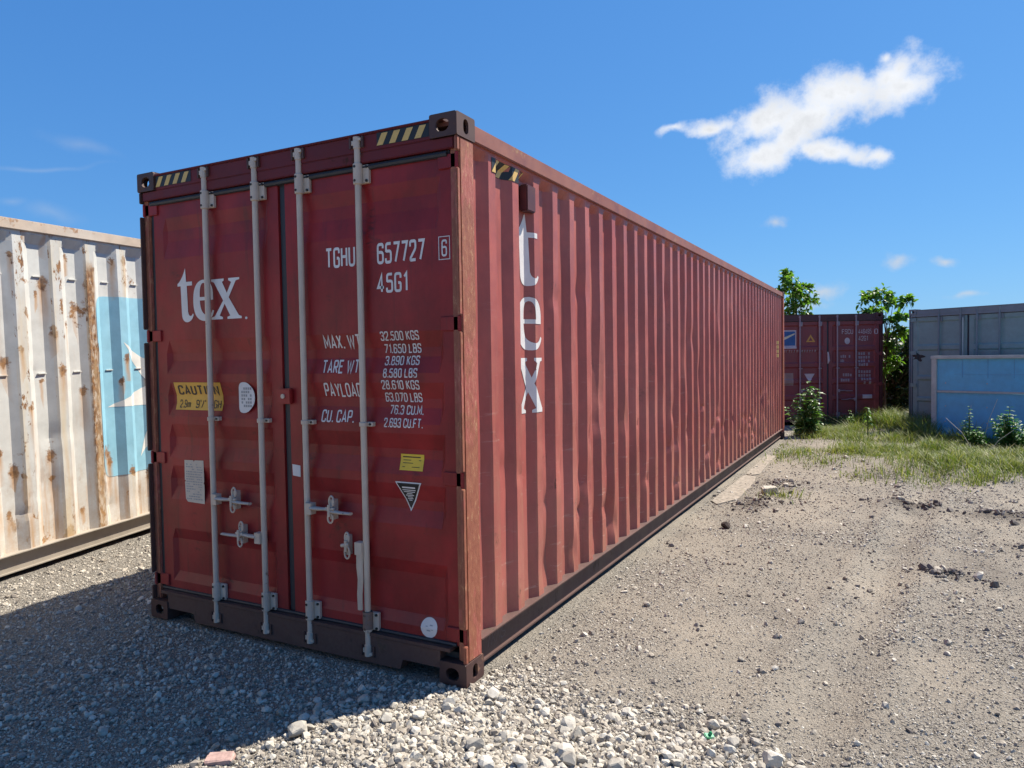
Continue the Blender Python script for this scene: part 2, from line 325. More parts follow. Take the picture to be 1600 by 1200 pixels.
MT['cream'] = paint('cream_data_plate', (.52, .44, .36), fade=(.62, .55, .46), fade_amt=.8, rust=.1, streak=.1, rough=.5, chip=.2)
MT['palesticker'] = paint('pale_sticker', (.62, .57, .55), fade=(.7, .68, .66), fade_amt=.8, rust=0, streak=0, chip=.1, rough=.5, bump=.03)
MT['floor'] = plain('dark_underside', (.03, .028, .026), .8)
MT['wwhite'] = paint('rust_streaked_white_paint', (.55, .56, .525), fade=(.62, .615, .575), fade_amt=.8, rust=.40, streak=.78, drips=.85, band=(5.0, 5.07), ribs=(4.318, .343), rough=.42, rustcol=(.11, .045, .022), rustcol2=(.36, .19, .075), spot_scale=2.6, dirt=.55, dirtcol=(.46, .28, .12), bump=.12)
MT['wblue'] = paint('rust_streaked_light_blue_paint', (.23, .47, .58), fade=(.32, .55, .64), fade_amt=.8, rust=.2, streak=.40, drips=.45, rough=.42, rustcol=(.11, .045, .022), rustcol2=(.36, .19, .075), spot_scale=2.6, bump=.1)
MT['wstar'] = paint('rust_streaked_star_white', (.68, .66, .60), rust=.30, streak=.4, rough=.42, rustcol=(.11, .045, .022), rustcol2=(.36, .19, .075), spot_scale=2.6, bump=.1)
MT['wrail'] = paint('rusty_cream_top_rail', (.56, .50, .42), fade=(.46, .32, .21), fade_amt=.9, rust=.66, streak=.6, rough=.55, rustcol=(.26, .12, .06), rustcol2=(.48, .30, .17), spot_scale=5)
MT['wsill'] = paint('dusty_beige_bottom_rail', (.30, .26, .205), fade=(.36, .315, .255), fade_amt=.8, rust=.2, streak=.3, rough=.6, spot_scale=4)
MT['fred'] = paint('maroon_paint', (.21, .034, .036), fade=(.25, .05, .05), fade_amt=.7, rust=.08, streak=.2, rough=.42, bump=.06)
MT['fdark'] = paint('dark_maroon_frame', (.07, .018, .02), fade=(.11, .03, .03), fade_amt=.7, rust=.15, streak=.2, rough=.5, bump=.06)
MT['frod'] = paint('dull_maroon_rod', (.30, .22, .23), rust=.1, streak=.1, rough=.5, bump=.04)
MT['fwhite'] = plain('dull_white_marking', (.52, .44, .44), .5)
MT['fblue'] = plain('deep_blue_logo', (.018, .09, .27), .45)
MT['forange'] = plain('orange_warning', (.62, .30, .05), .5)
MT['grey'] = paint('blue_grey_paint', (.19, .265, .255), fade=(.22, .29, .28), fade_amt=.8, rust=.06, streak=.15, rough=.45, bump=.06)
MT['greyframe'] = paint('dull_grey_frame', (.20, .22, .24), fade=(.15, .17, .18), fade_amt=.8, rust=.22, streak=.3, rough=.5, bump=.06)
MT['greyred'] = paint('brown_red_side', (.17, .055, .05), rust=.1, streak=.2, rough=.5)
MT['blue'] = paint('blue_panel_paint', (.105, .44, .66), fade=(.12, .47, .68), fade_amt=.6, rust=0, streak=0, rough=.38, bump=.03)
MT['blueframe'] = plain('pale_grey_frame', (.42, .44, .42), .5)

# ------------------------------------------------------------------ lettering
w_ = .46
GL = {
 '0': ([((0, 0), (w_, 0), (w_, 1), (0, 1), 1)], .2), '1': ([((.06, .80), (.24, 1), (.24, 0), 0)], 0),
 '2': ([((0, .72), (0, 1), (w_, 1), (w_, .6), (.02, .1), (.02, 0), (w_, 0), 0)], .12),
 '3': ([((0, .76), (0, 1), (w_, 1), (w_, .53), (.16, .53), 0), ((.2, .53), (w_, .53), (w_, 0), (0, 0), (0, .24), 0)], .16),
 '4': ([((.34, 0), (.34, 1), (0, .26), (w_ + .06, .26), 0)], 0),
 '5': ([((w_, 1), (.03, 1), (.03, .56), 0), ((.03, .6), (w_, .6), (w_, 0), (0, 0), (0, .22), 0)], .16),
 '6': ([((w_, .78), (w_, 1), (0, 1), (0, 0), (w_, 0), (w_, .57), (.06, .57), 0)], .18),
 '7': ([((0, 1), (w_, 1), (.14, 0), 0)], 0),
 '8': ([((0, 0), (w_, 0), (w_, .53), (0, .53), 1), ((.03, .55), (w_ - .03, .55), (w_ - .03, 1), (.03, 1), 1)], .18),
 '9': ([((0, .22), (0, 0), (w_, 0), (w_, 1), (0, 1), (0, .43), (w_ - .06, .43), 0)], .18),
 'A': ([((0, 0), (.25, 1), (.5, 0), 0), ((.1, .27), (.4, .27), 0)], 0), 'B': ([((0, 0), (w_, 0), (w_, .52), (0, .52), 1), ((0, .54), (w_ - .04, .54), (w_ - .04, 1), (0, 1), 1)], .1),
 'C': ([((w_, .72), (w_, 1), (0, 1), (0, 0), (w_, 0), (w_, .28), 0)], .18), 'D': ([((0, 0), (w_, 0), (w_, 1), (0, 1), 1)], .12),
 'E': ([((w_, 1), (0, 1), (0, 0), (w_, 0), 0), ((.06, .52), (.38, .52), 0)], 0), 'F': ([((w_, 1), (0, 1), (0, 0), 0), ((.06, .52), (.38, .52), 0)], 0),
 'G': ([((w_, .74), (w_, 1), (0, 1), (0, 0), (w_, 0), (w_, .47), (.25, .47), 0)], .16), 'H': ([((0, 0), (0, 1), 0), ((w_, 0), (w_, 1), 0), ((.05, .52), (w_ - .05, .52), 0)], 0),
 'I': ([((.06, 0), (.06, 1), 0)], 0), 'K': ([((0, 0), (0, 1), 0), ((w_, 1), (.06, .45), 0), ((.14, .55), (w_, 0), 0)], 0),
 'L': ([((0, 1), (0, 0), (w_ - .04, 0), 0)], 0), 'M': ([((0, 0), (0, 1), (.3, .25), (.6, 1), (.6, 0), 0)], 0), 'N': ([((0, 0), (0, 1), (w_, 0), (w_, 1), 0)], 0),
 'O': ([((0, 0), (w_, 0), (w_, 1), (0, 1), 1)], .2), 'P': ([((0, 0), (0, 1), (w_, 1), (w_, .45), (.06, .45), 0)], .14), 'R': ([((0, 0), (0, 1), (w_, 1), (w_, .48), (.06, .48), 0), ((.22, .44), (w_, 0), 0)], .12),
 'S': ([((w_, .76), (w_, 1), (0, 1), (0, .54), (w_, .46), (w_, 0), (0, 0), (0, .24), 0)], .16), 'T': ([((0, 1), (w_ + .04, 1), 0), ((.25, .95), (.25, 0), 0)], 0),
 'U': ([((0, 1), (0, 0), (w_, 0), (w_, 1), 0)], .2), 'W': ([((0, 1), (.18, 0), (.36, .85), (.54, 0), (.72, 1), 0)], 0), 'X': ([((0, 0), (w_, 1), 0), ((0, 1), (w_, 0), 0)], 0),
 'Y': ([((0, 1), (.24, .45), (.48, 1), 0), ((.24, .5), (.24, 0), 0)], 0), '.': ([((.04, -.05), (.04, .10), 0)], 0), 'm': ([((0, 0), (0, .62), (.3, .62), (.3, 0), 0), ((.3, .62), (.6, .62), (.6, 0), 0)], .1),
 "'": ([((.05, .8), (.05, 1.08), 0)], 0), '/': ([((0, 0), (.3, 1), 0)], 0),
}
def rounded(pts, r, closed):
    if r <= 0: return list(pts)
    out = []; n = len(pts)
    for i, p in enumerate(pts):
        if not closed and i in (0, n - 1): out.append(p); continue
        a, c = Vector(pts[i - 1]), Vector(pts[(i + 1) % n]); b = Vector(p)
        d = min(r, (a - b).length * .49, (c - b).length * .49)
        p0 = b + (a - b).normalized() * d; p1 = b + (c - b).normalized() * d
        for t in (0, .25, .5, .75, 1): out.append(tuple(p0 * (1 - t) ** 2 + b * 2 * t * (1 - t) + p1 * t * t))
    return out
def ribbon(pts, half, closed):
    pts = [Vector(p) for p in pts]; n = len(pts); Lp, Rp = [], []
    for i in range(n):
        a = pts[i - 1] if (closed or i > 0) else None; b = pts[(i + 1) % n] if (closed or i < n - 1) else None
        d1 = (pts[i] - a).normalized() if a is not None else None; d2 = (b - pts[i]).normalized() if b is not None else None
        if d1 is None: d1 = d2
        if d2 is None: d2 = d1
        n1 = Vector((-d1.y, d1.x)); n2 = Vector((-d2.y, d2.x)); mm = n1 + n2
        if mm.length < 1e-6: mm = n1
        mm.normalize(); kk = half / max(.45, mm.dot(n1))
        Lp.append(pts[i] + mm * kk); Rp.append(pts[i] - mm * kk)
    fs = []; m = n if closed else n - 1
    for i in range(m):
        j = (i + 1) % n; fs.append((i, j, n + j, n + i))
    return [tuple(p) for p in Lp + Rp], fs
def text_uv(txt, u0, u1, v0, v1, stroke=.11, slant=0):
    """returns list of (verts2d, faces, layer) fitted into the box u0..u1, v0..v1"""
    x = 0; parts = []
    for ch in txt:
        if ch == ' ': x += .34; continue
        strokes, r = GL[ch]; wmax = 0
        for li, s_ in enumerate(strokes):
            closed = bool(s_[-1]); pts = rounded(s_[:-1], r, closed); wmax = max(wmax, max(p[0] for p in pts))
            vv, ff = ribbon(pts, stroke / 2, closed); parts.append(([(x + a, b) for a, b in vv], ff, li))
        x += wmax + stroke + .10
    tot = x - .10; sx = (u1 - u0) / tot; sy = (v1 - v0) / (1 + stroke)
    return [([(u0 + (a + stroke / 2) * sx + slant * (b * sy), v0 + (b + stroke / 2) * sy) for a, b in vv], ff, li) for vv, ff, li in parts]
class Decal:
    """flat 2-D artwork (u,v) that is cut along the fold lines of a pressed steel surface and laid on it"""
    def __init__(s, ulines, vlines, place): s.u, s.vl, s.place = ulines, vlines, place
    def make(s, name, mat, parent, polys=(), texts=(), layer=0):
        bm = bmesh.new(); lay = {}
        def put(vs, fs, li):
            bv = [bm.verts.new((a, b, li * .0003)) for a, b in vs]
            for f in fs:
                try: bm.faces.new([bv[i] for i in f])
                except ValueError: pass
        for t in texts:
            for vs, fs, li in text_uv(*t[0], **(t[1] if len(t) > 1 else {})): put(vs, fs, li)
        for outer, holes in polys:
            loops = [[Vector((a, b, 0)) for a, b in l] for l in (outer, *holes)]
            put([(p.x, p.y) for l in loops for p in l], geometry.tessellate_polygon(loops), 0)
        us = [v.co.x for v in bm.verts]; vs_ = [v.co.y for v in bm.verts]
        for c in s.u:
            if min(us) < c < max(us): bmesh.ops.bisect_plane(bm, geom=bm.verts[:] + bm.edges[:] + bm.faces[:], plane_co=(c, 0, 0), plane_no=(1, 0, 0), dist=1e-6)
        for c in s.vl:
            if min(vs_) < c < max(vs_): bmesh.ops.bisect_plane(bm, geom=bm.verts[:] + bm.edges[:] + bm.faces[:], plane_co=(0, c, 0), plane_no=(0, 1, 0), dist=1e-6)
        for v in bm.verts: v.co = Vector(s.place(v.co.x, v.co.y, .0022 + .0012 * layer + v.co.z))
        me = bpy.data.meshes.new(name); bm.to_mesh(me); bm.free(); me.materials.append(mat)
        o = bpy.data.objects.new(name, me); COL.objects.link(o); o.parent = parent; return o
def bez(p0, p1, p2, n=6): return [((1 - t) ** 2 * p0[0] + 2 * t * (1 - t) * p1[0] + t * t * p2[0], (1 - t) ** 2 * p0[1] + 2 * t * (1 - t) * p1[1] + t * t * p2[1]) for t in [i / n for i in range(1, n + 1)]]
# bold serif t, e, x traced in units where x-height = 1
def glyph_t():
    o = [(.22, 1.35), (.24, 1.0), (.40, 1.0), (.40, .90), (.255, .90), (.27, .24)] + bez((.27, .24), (.29, .10), (.36, .13), 4) + [(.405, .19), (.42, .15)] + bez((.42, .15), (.37, -.03), (.23, -.03), 6) + bez((.23, -.03), (.10, -.01), (.10, .2), 5) + [(.085, .90), (.0, .90), (.0, .96)] + bez((.0, .96), (.13, 1.06), (.22, 1.35), 5)
    return o, []
def glyph_e():
    o = [(.60, .58)] + bez((.60, .58), (.62, .98), (.32, 1.02), 8) + bez((.32, 1.02), (.0, 1.0), (.0, .48), 10) + bez((.0, .48), (.0, -.02), (.36, -.02), 10) + bez((.36, -.02), (.55, -.01), (.62, .22), 6) + [(.58, .25)] + bez((.58, .25), (.52, .12), (.42, .12), 5) + bez((.42, .12), (.21, .14), (.20, .50), 8) + [(.60, .50)]
    h = [(.20, .585)] + bez((.20, .585), (.20, .93), (.315, .94), 8) + bez((.315, .94), (.43, .94), (.43, .585), 8)
    return o, [h]
def glyph_x():
    o = [(0, 1), (.36, 1), (.36, .95), (.31, .92), (.44, .64), (.57, .90), (.49, .95), (.49, 1), (.80, 1), (.80, .95), (.70, .93), (.49, .53), (.76, .08), (.84, .05), (.84, 0), (.44, 0), (.44, .05), (.52, .08), (.37, .38), (.22, .09), (.31, .05), (.31, 0), (-.02, 0), (-.02, .05), (.08, .08), (.33, .46), (.08, .92), (0, .95)]
    return o, []
def placed(g, u0, v0, sx, sy): return ([(u0 + a * sx, v0 + b * sy) for a, b in g[0]], [[(u0 + a * sx, v0 + b * sy) for a, b in h] for h in g[1]])
def ellipse(cx, cy, a, b, n=24, t0=0, t1=2 * math.pi): return [(cx + a * math.cos(t0 + (t1 - t0) * i / n), cy + b * math.sin(t0 + (t1 - t0) * i / n)) for i in range(n)]
def rect(u0, v0, u1, v1): return [(u0, v0), (u1, v0), (u1, v1), (u0, v1)]

# ------------------------------------------------------------------ container pieces (local frame: door face y=0, right side x=0, interior towards -x, +y)
CW, CL = 2.438, 12.192
class Wall:
    """corrugated side wall on the +x side; x = outer plane minus recess"""
    def __init__(s, y0, y1, z0, z1, xo, depth, outer, slope, inner, first, taper=.05, dents=None, mirror=False):
        s.__dict__.update(locals()); s.p = outer + 2 * slope + inner
        k0 = math.floor((y0 - first) / s.p); br = {y0, y1}
        for i in range(k0, k0 + int((y1 - y0) / s.p) + 3):
            b = first + i * s.p
            for q in (0, outer, outer + slope, outer + slope + inner):
                if y0 < b + q < y1: br.add(b + q)
        s.breaks = sorted(br)
        s.zbreaks = [z0 - .002, z0 - .001, z1 - .02 - taper, z1 - .02]
    def rec(s, y):
        t = (y - s.first) % s.p
        if t < s.outer: return 0
        t -= s.outer
        if t < s.slope: return t / s.slope
        t -= s.slope
        if t < s.inner: return 1
        return 1 - (t - s.inner) / s.slope
    def X(s, y, z, dents=True):
        a, b, c, d = s.zbreaks
        kz = max(0, min(1, (z - a) / (b - a), (d - z) / (d - c)))
        e = s.rec(y + 1e-7) * s.depth * kz
        if s.dents and dents: e += s.dents(y, z)
        return s.xo - e
    def build(s, name, mat, parent, rows=30, sub=2):
        ys = []
        for a, b in zip(s.breaks, s.breaks[1:]):
            for i in range(sub): ys.append(a + (b - a) * i / sub)
        ys.append(s.breaks[-1])
        zs = sorted(set([s.z0, s.z1, *s.zbreaks[2:]] + list(np.linspace(s.z0, s.zbreaks[2], rows))))
        mb = MB(); n = len(zs)
        for y in ys:
            for z in zs:
                x = s.X(y, z); mb.v.append((x if not s.mirror else -CW - x, y, z))
        for i in range(len(ys) - 1):
            for j in range(n - 1):
                q = i * n + j; mb.f.append((q, q + n, q + n + 1, q + 1) if not s.mirror else (q, q + 1, q + n + 1, q + n))
        me = bpy.data.meshes.new(name); me.from_pydata(mb.v, [], mb.f); me.materials.append(mat)
        if s.dents:
            me.polygons.foreach_set('use_smooth', [True] * len(me.polygons)); me.update()
            bm = bmesh.new(); bm.from_mesh(me)
            for e in bm.edges:
                if e.is_manifold and e.calc_face_angle(0) > .16: e.smooth = False
            bm.to_mesh(me); bm.free()
        o = bpy.data.objects.new(name, me); COL.objects.link(o); o.parent = parent; return o
    def decal(s): return Decal(s.breaks, s.zbreaks, lambda u, v, off: (s.X(u, v) + off, u, v))

class Door:
    """one door leaf as pressed sheet: y = yo + recess(z)*mask(x)"""
    def __init__(s, x0, x1, z0, z1, yo, prof, margin=.085, edge=.03):
        s.x0, s.x1, s.z0, s.z1, s.yo, s.prof = x0, x1, z0, z1, yo, prof
        s.xb = [x0, x0 + margin, x0 + margin + edge, x1 - margin - edge, x1 - margin, x1]
        s.zb = sorted({z0, z1, *[q[0] for q in prof]})
    def Y(s, x, z):
        _, a, b, c, d, _ = s.xb; kx = max(0, min(1, (x - a) / (b - a), (d - x) / (d - c)))
        zz = [q[0] for q in s.prof]; return s.yo + kx * float(np.interp(z, zz, [q[1] for q in s.prof]))
    def build(s, name, mat, parent, thick=.04, bevel=0):
        mb = MB(); n = len(s.zb); xs = s.xb
        for x in xs:
            for z in s.zb: mb.v.append((x, s.Y(x, z), z))
        for i in range(len(xs) - 1):
            for j in range(n - 1): q = i * n + j; mb.f.append((q, q + n, q + n + 1, q + 1))
        m = len(xs); loop = [i * n for i in range(m)] + [(m - 1) * n + j for j in range(1, n)] + [i * n + n - 1 for i in reversed(range(m - 1))] + [j for j in reversed(range(1, n - 1))]
        b = len(mb.v)
        for i in loop: x, y, z = mb.v[i]; mb.v.append((x, s.yo + thick, z))
        for i in range(len(loop)): j = (i + 1) % len(loop); mb.f.append((loop[i], loop[j], b + j, b + i))
        return mb.build(name, mat, parent)
    def decal(s): return Decal(s.xb, s.zb, lambda u, v, off: (u, s.Y(u, v) - off, v))

def stadium(cx, cy, hw, hh, n=7):
    """upright slot outline"""
    r = min(hw, hh); out = []
    if hh >= hw:
        out += [(cx + r * math.cos(a), cy + (hh - r) + r * math.sin(a)) for a in np.linspace(0, math.pi, n)]
        out += [(cx + r * math.cos(a), cy - (hh - r) + r * math.sin(a)) for a in np.linspace(math.pi, 2 * math.pi, n)]
    else:
        out += [(cx + (hw - r) + r * math.cos(a), cy + r * math.sin(a)) for a in np.linspace(-math.pi / 2, math.pi / 2, n)]
        out += [(cx - (hw - r) + r * math.cos(a), cy + r * math.sin(a)) for a in np.linspace(math.pi / 2, 1.5 * math.pi, n)]
    return out
def casting(parent, xs, ys, zs, L_, H, mat, fronthole=True):
    """ISO corner casting .162 x .178 x .118; xs/ys/zs: which end (0 or 1)"""
    mb = MB(); w, l, h, t = .162, .178, .118, .016
    ox = 0 if xs else -CW; dx = -1 if xs else 1            # outer side face at ox, growing inwards by dx
    oy = L_ if ys else 0; dy = -1 if ys else 1
    z0 = H - h if zs else 0
    P = lambda a, b, c: (ox + dx * a, oy + dy * b, z0 + c)
    ch = .02
    def rr(a0, b0, a1, b1): return rounded(rect(a0, b0, a1, b1), .012, True)
    mb.plate(rr(0.001, 0.001, w, h), [stadium(w * .52, h * .5, .040, .032)] , .0, t, lambda a, c, d: P(a, d, c))          # end face
    mb.plate(rr(.001, 0.001, l, h), [stadium(l * .5, h * .5, .025, .038)], .0, t, lambda b, c, d: P(d, b, c))              # side face
    mb.plate(rect(.006, .006, w - .002, l - .002), [stadium(w * .5, l * .5, .03, .058)], h - t - .001 if zs else 0.001, h - .001 if zs else t + .001, lambda a, b, d: P(a, b, d))
    mb.plate(rect(.006, .006, w - .002, l - .002), [], 0.001 if zs else h - t, t if zs else h - .001, lambda a, b, d: P(a, b, d))
    mb.box(*sorted((P(w - t, 0, 0)[0], P(w, 0, 0)[0])), *sorted((P(0, t, 0)[1], P(0, l - .001, 0)[1])), z0 + .002, z0 + h - .002)
    mb.box(*sorted((P(t, 0, 0)[0], P(w - .001, 0, 0)[0])), *sorted((P(0, l - t, 0)[1], P(0, l, 0)[1])), z0 + .002, z0 + h - .002)
    return mb.build('corner_casting', mat, parent)

HZ = [.251, 1.056, 1.85, 2.665]
def rod_with_hardware(parent, x, H, m, mrust, hand, hz, det=True, y=.012, zt=None, rust_end=False):
    """locking rod with guides, clips, cams; hand: +1/-1 handle towards +x/-x, 0 hanging, None no handle"""
    zt = zt or H - .065
    n = 12 if det else 8
    mb = MB(); mb.tube([(x, y, .10), (x, y, zt - .03)], .0175, n)
    for zc, d in ((.085, -1), (zt, 1)):            # cams
        mb.tube([(x, y, zc - .03), (x, y, zc + .03)], .022, n)
        mb.box(x - .030, x + .012, y - .012, y + .03, zc - .012, zc + .012)
        if det: mb.box(x + .002, x + .034, y - .016, y + .024, zc + d * .014 - .007, zc + d * .014 + .007)
    rod = mb.build('lock_rod', m, parent, smooth=True)
    for zc, hh in ((zt - .165, .055), (.245, .055)):
        g = MB(); g.tube([(x, y, zc - hh), (x, y, zc + hh)], .026, n)
        g.box(x - .012, x + .062, y + .012, y + .034, zc - hh + .006, zc + hh - .006)
        gb = g.build('rod_guide', m, parent, bevel=.003 if det else 0, seg=1)
        if det:
            for bx in (-.002, .050):
                for bz in (-1, 1): MB().tube([(x + bx, y + .004 if bx > 0 else y - .028, zc + bz * (hh - .018)), (x + bx, y + .014 if bx > 0 else y - .02, zc + bz * (hh - .018))], .0075, 6).build('bolt', MT['bolt'], gb)
    zc = 1.325
    g = MB(); g.tube([(x, y, zc - .012), (x, y, zc + .012)], .024, n); g.box(x - .024, x + .055, y + .006, y + .034, zc - .012, zc + .012)
    gb = g.build('rod_clip', m, parent, bevel=.002 if det else 0, seg=1)
    if det: MB().tube([(x + .04, y, zc), (x + .04, y + .008, zc)], .007, 6).build('bolt', MT['bolt'], gb)
    if hand is None: return
    hb = MB()
    if hand:
        s = hand
        hb.box(min(x + s * .008, x + s * .052), max(x + s * .008, x + s * .052), y - .03, y + .014, hz - .032, hz + .032)
        pts = [(x + s * .045, y - .014, hz + .004), (x + s * .10, y - .012, hz + .003), (x + s * .16, y - .010, hz + .006), (x + s * .20, y - .012, hz - .004), (x + s * .26, y - .016, hz - .006), (x + s * .335, y - .020, hz - .004)]
        hb.tube(pts, [.024, .022, .019, .021, .018, .016], 8, flat=.5)
        hd = hb.build('door_handle', m, parent, bevel=.0, smooth=True)
        if det:
            c = MB(); cx = x + s * .185
            c.ring((cx, y - .006, hz + .050), (1, 0, 0), (0, 0, 1), .016, .030, .006); c.ring((cx, y - .018, hz - .042), (1, 0, 0), (0, 0, 1), .018, .026, .0055)
            c.box(cx - .016, cx + .016, y - .004, y + .03, hz - .05, hz + .06); c.tube([(cx, y - .03, hz - .03), (cx, y - .03, hz + .035)], .008, 8)
            c.tube([(cx - .03, y - .02, hz + .012), (cx + .03, y - .02, hz + .012)], .008, 8)
            c.build('handle_catch', m, hd, smooth=True)
    else:
        hb.box(x - .058, x - .010, y - .03, y + .014, hz - .032, hz + .036)
        hb.tube([(x - .036, y - .012, hz - .02), (x - .038, y - .014, hz - .1), (x - .030, y - .018, hz - .17), (x - .036, y - .02, hz - .25), (x - .034, y - .022, hz - .335)], [.024, .022, .019, .018, .016], 8, flat=.6)
        hb.build('door_handle', m, parent, smooth=True)
        c = MB(); cx = x - .14
        c.ring((cx, y + .006, hz + .045), (1, 0, 0), (0, 0, 1), .014, .028, .006); c.ring((cx + .008, y - .004, hz - .035), (1, 0, 0), (0, 0, 1), .018, .034, .0055)
        c.box(cx - .014, cx + .014, y + .004, y + .034, hz - .05, hz + .06); c.tube([(cx - .03, y - .006, hz + .0), (cx + .02, y - .004, hz + .012)], .01, 8)
        c.tube([(cx, y - .006, hz - .03), (cx, y - .006, hz + .03)], .009, 8)
        c.build('handle_catch', m, parent, smooth=True)

def frame_and_shell(root, H, Lc, mats, hinge_z, side_walls, notch=True, header_bot=2.722):
    """posts, header, sill, rails, roof, far end, castings"""
    mc, mp, ms, mr, msill, mfloor, mbody = mats
    for xs in (0, 1):
        for ys in (0, 1):
            for zs in (0, 1): casting(root, xs, ys, zs, Lc, H, mc)
    zc0, zc1 = .118, H - .118
    for xs in (1, 0):                             # door-end posts with hinge notches
        sg = 1 if xs else -1; ox = -.004 if xs else -CW + .004
        mb = MB()
        a, b = sorted((ox, ox - sg * .060))
        mb.box(a, b, .034, .168, zc0, zc1)
        a, b = sorted((ox, ox - sg * .018))
        post = mb.build('corner_post', mp, root, bevel=.006)
        zz = zc0
        for h in (hinge_z if notch else []):
            MB().box(a, b, .006, .0335, zz, h - .043).build('post_edge', mp if xs else mc, post, bevel=.004); zz = h + .043
        MB().box(a, b, .006, .0335, zz, zc1).build('post_edge', mp if xs else mc, post, bevel=.004)
    mb = MB()
    for xs in (1, 0):
        sg = 1 if xs else -1; ox = -.004 if xs else -CW + .004; a, b = sorted((ox, ox - sg * .12))
        mb = MB(); mb.box(a, b, Lc - .14, Lc - .004, zc0, zc1); mb.build('corner_post', mp, root, bevel=.006)
    # header over the doors, with gutter lip
    mb = MB(); mb.box(-CW + .162, -.162, .012, .10, H - .1185, H - .03); mb.box(-CW + .162, -.162, .002, .11, H - .03, H - .018); mb.box(-CW + .03, -.03, .014, .10, header_bot, H - .1185)
    mb.build('door_header', ms, root, bevel=.004)
    # door sill with fork recesses beside the castings
    o = [(-CW + .162, .165), (-CW + .162, .075), (-CW + .40, .075), (-CW + .42, .02), (-.42, .02), (-.40, .075), (-.162, .075), (-.162, .165)]
    mb = MB(); mb.plate(o, [], .008, .13, lambda a, c, d: (a, d, c)); mb.box(-CW + .10, -.10, .004, .12, .168, .186)
    mb.build('door_sill', msill, root, bevel=.003)
    for xs in (1, 0):                             # side rails
        sg = 1 if xs else -1; ox = -.008 if xs else -CW + .008
        X = lambda d: ox - sg * d
        mb = MB(); a, b = sorted((X(0), X(.062))); mb.box(a, b, .178, Lc - .178, H - .108, H - .022)
        mb.build('top_rail', mr, root, bevel=.005)
        mb = MB(); a, b = sorted((X(.052), X(.060))); mb.box(a, b, .17, Lc - .17, .046, .185)         # web
        a, b = sorted((X(0), X(.10))); mb.box(a, b, .178, Lc - .178, .185, .193)
        a, b = sorted((X(.034), X(.10))); mb.box(a, b, .178, Lc - .178, .036, .046)
        mb.build('bottom_rail', msill, root)
    mb = MB(); mb.box(-CW + .05, -.05, .05, Lc - .05, H - .05, H - .03); mb.build('roof', mr, root)
    mb = MB(); mb.box(-CW + .08, -.08, .06, Lc - .06, .12, .15); mb.build('underframe', mfloor, root)
    mb = MB(); mb.box(-CW + .12, -.12, Lc - .05, Lc - .03, .12, H - .05); mb.box(-CW + .162, -.162, Lc - .1, Lc - .002, .03, .18); mb.box(-CW + .162, -.162, Lc - .1, Lc - .002, H - .12, H - .02)
    mb.build('end_wall', mbody, root)

# ================================================================== ground heights
HEAP = [(0.35, -0.62, .75, .45, .05), (1.0, -0.25, .7, .4, .035), (0.15, .0, .4, .35, .02)]
BUMPS = [(2.06, 5.75, .35, .22, .075), (2.96, 5.45, .45, .2, .08), (2.28, 3.10, .2, .1, .045), (.58, 5.3, .25, .5, .045), (.66, 6.6, .3, .4, .04), (3.3, 4.2, .5, .2, .055), (3.0, 2.2, .4, .3, .045), (1.5, 9.0, 1.2, .8, .05), (2.6, 8.6, .9, .7, .05)]
def ground_h(x, y):
    x = np.asarray(x, float); y = np.asarray(y, float)
    h = (fbm(x * .35, y * .35, 3, 5) - .5) * .07 + (fbm(x * 1.7, y * 1.7, 3, 9) - .5) * .035 + (fbm(x * 7, y * 7, 3, 21) - .5) * .016
    for cx, cy, a, b, m in HEAP + BUMPS: h = h + m * np.exp(-((x - cx) / a) ** 2 - ((y - cy) / b) ** 2)
    # wheel ruts on the right
    for c0, sl_ in ((1.75, .10), (3.25, .16)):
        d = x - (c0 + sl_ * (y - 2)); h = h - .030 * np.exp(-(d / .13) ** 2) * sm(y, -1, .5) + .022 * np.exp(-((np.abs(d) - .24) / .09) ** 2) * sm(y, -1, .5)
    slope = np.clip(.0245 * y - .045, -.15, .16) * sm(-x, 2.9, 3.6)
    d = np.maximum(np.maximum(np.maximum(-x - CW, x), 0), np.maximum(np.maximum(-y, y - CL), 0))
    flat = sm(d, .05, .9); base = -.012
    h = base + (h - base) * (.25 + .75 * flat)
    hy = np.where((x > -CW - .05) & (x < .06) & (y > -.05), np.minimum(h, .004), h)
    return hy + slope - .01 * sm(y, 12.5, 20)

# ================================================================== main red container
H1 = 2.896
main = tag(empty('shipping_container'), 'long red-brown forty-foot high shipping container with grey door rods, nearest the camera', 'container')
DENT = [(3.0 + q, z, a, b, m) for q, z, a, b, m in ()]
_r = random.Random(4)
DENTS = [(1.23, 2.05, .05, .06, .010), (2.05, 1.35, .07, .16, .022), (2.02, 1.62, .05, .2, .010), (3.85, 2.28, .07, .14, .02), (3.6, 2.5, .05, .12, .012), (.70, .98, .05, .04, .008), (1.05, .35, .10, .12, .02), (.5, 1.05, .06, .05, .010),
         (1.3, .95, .05, .06, .012), (1.62, 1.0, .05, .08, .012), (1.1, .75, .04, .05, .012), (5.2, 1.45, .1, .2, .02), (4.6, 1.6, .08, .2, .018), (4.9, 1.85, .12, .1, .014), (6.2, 2.2, .05, .2, .014), (2.6, 1.15, .06, .1, .012)]
for i in range(80):
    yy = _r.uniform(1.4, 10.5); DENTS.append((yy, _r.uniform(.3, 1.2), _r.uniform(.025, .055), _r.uniform(.025, .09), _r.uniform(.006, .020)))
for i in range(24): DENTS.append((_r.uniform(5.5, 9), _r.uniform(.3, .8), _r.uniform(.03, .07), _r.uniform(.03, .06), _r.uniform(.010, .024)))
for i in range(26): DENTS.append((_r.uniform(1.2, 11), _r.uniform(.5, 2.5), _r.uniform(.03, .07), _r.uniform(.05, .3), _r.uniform(.004, .010)))
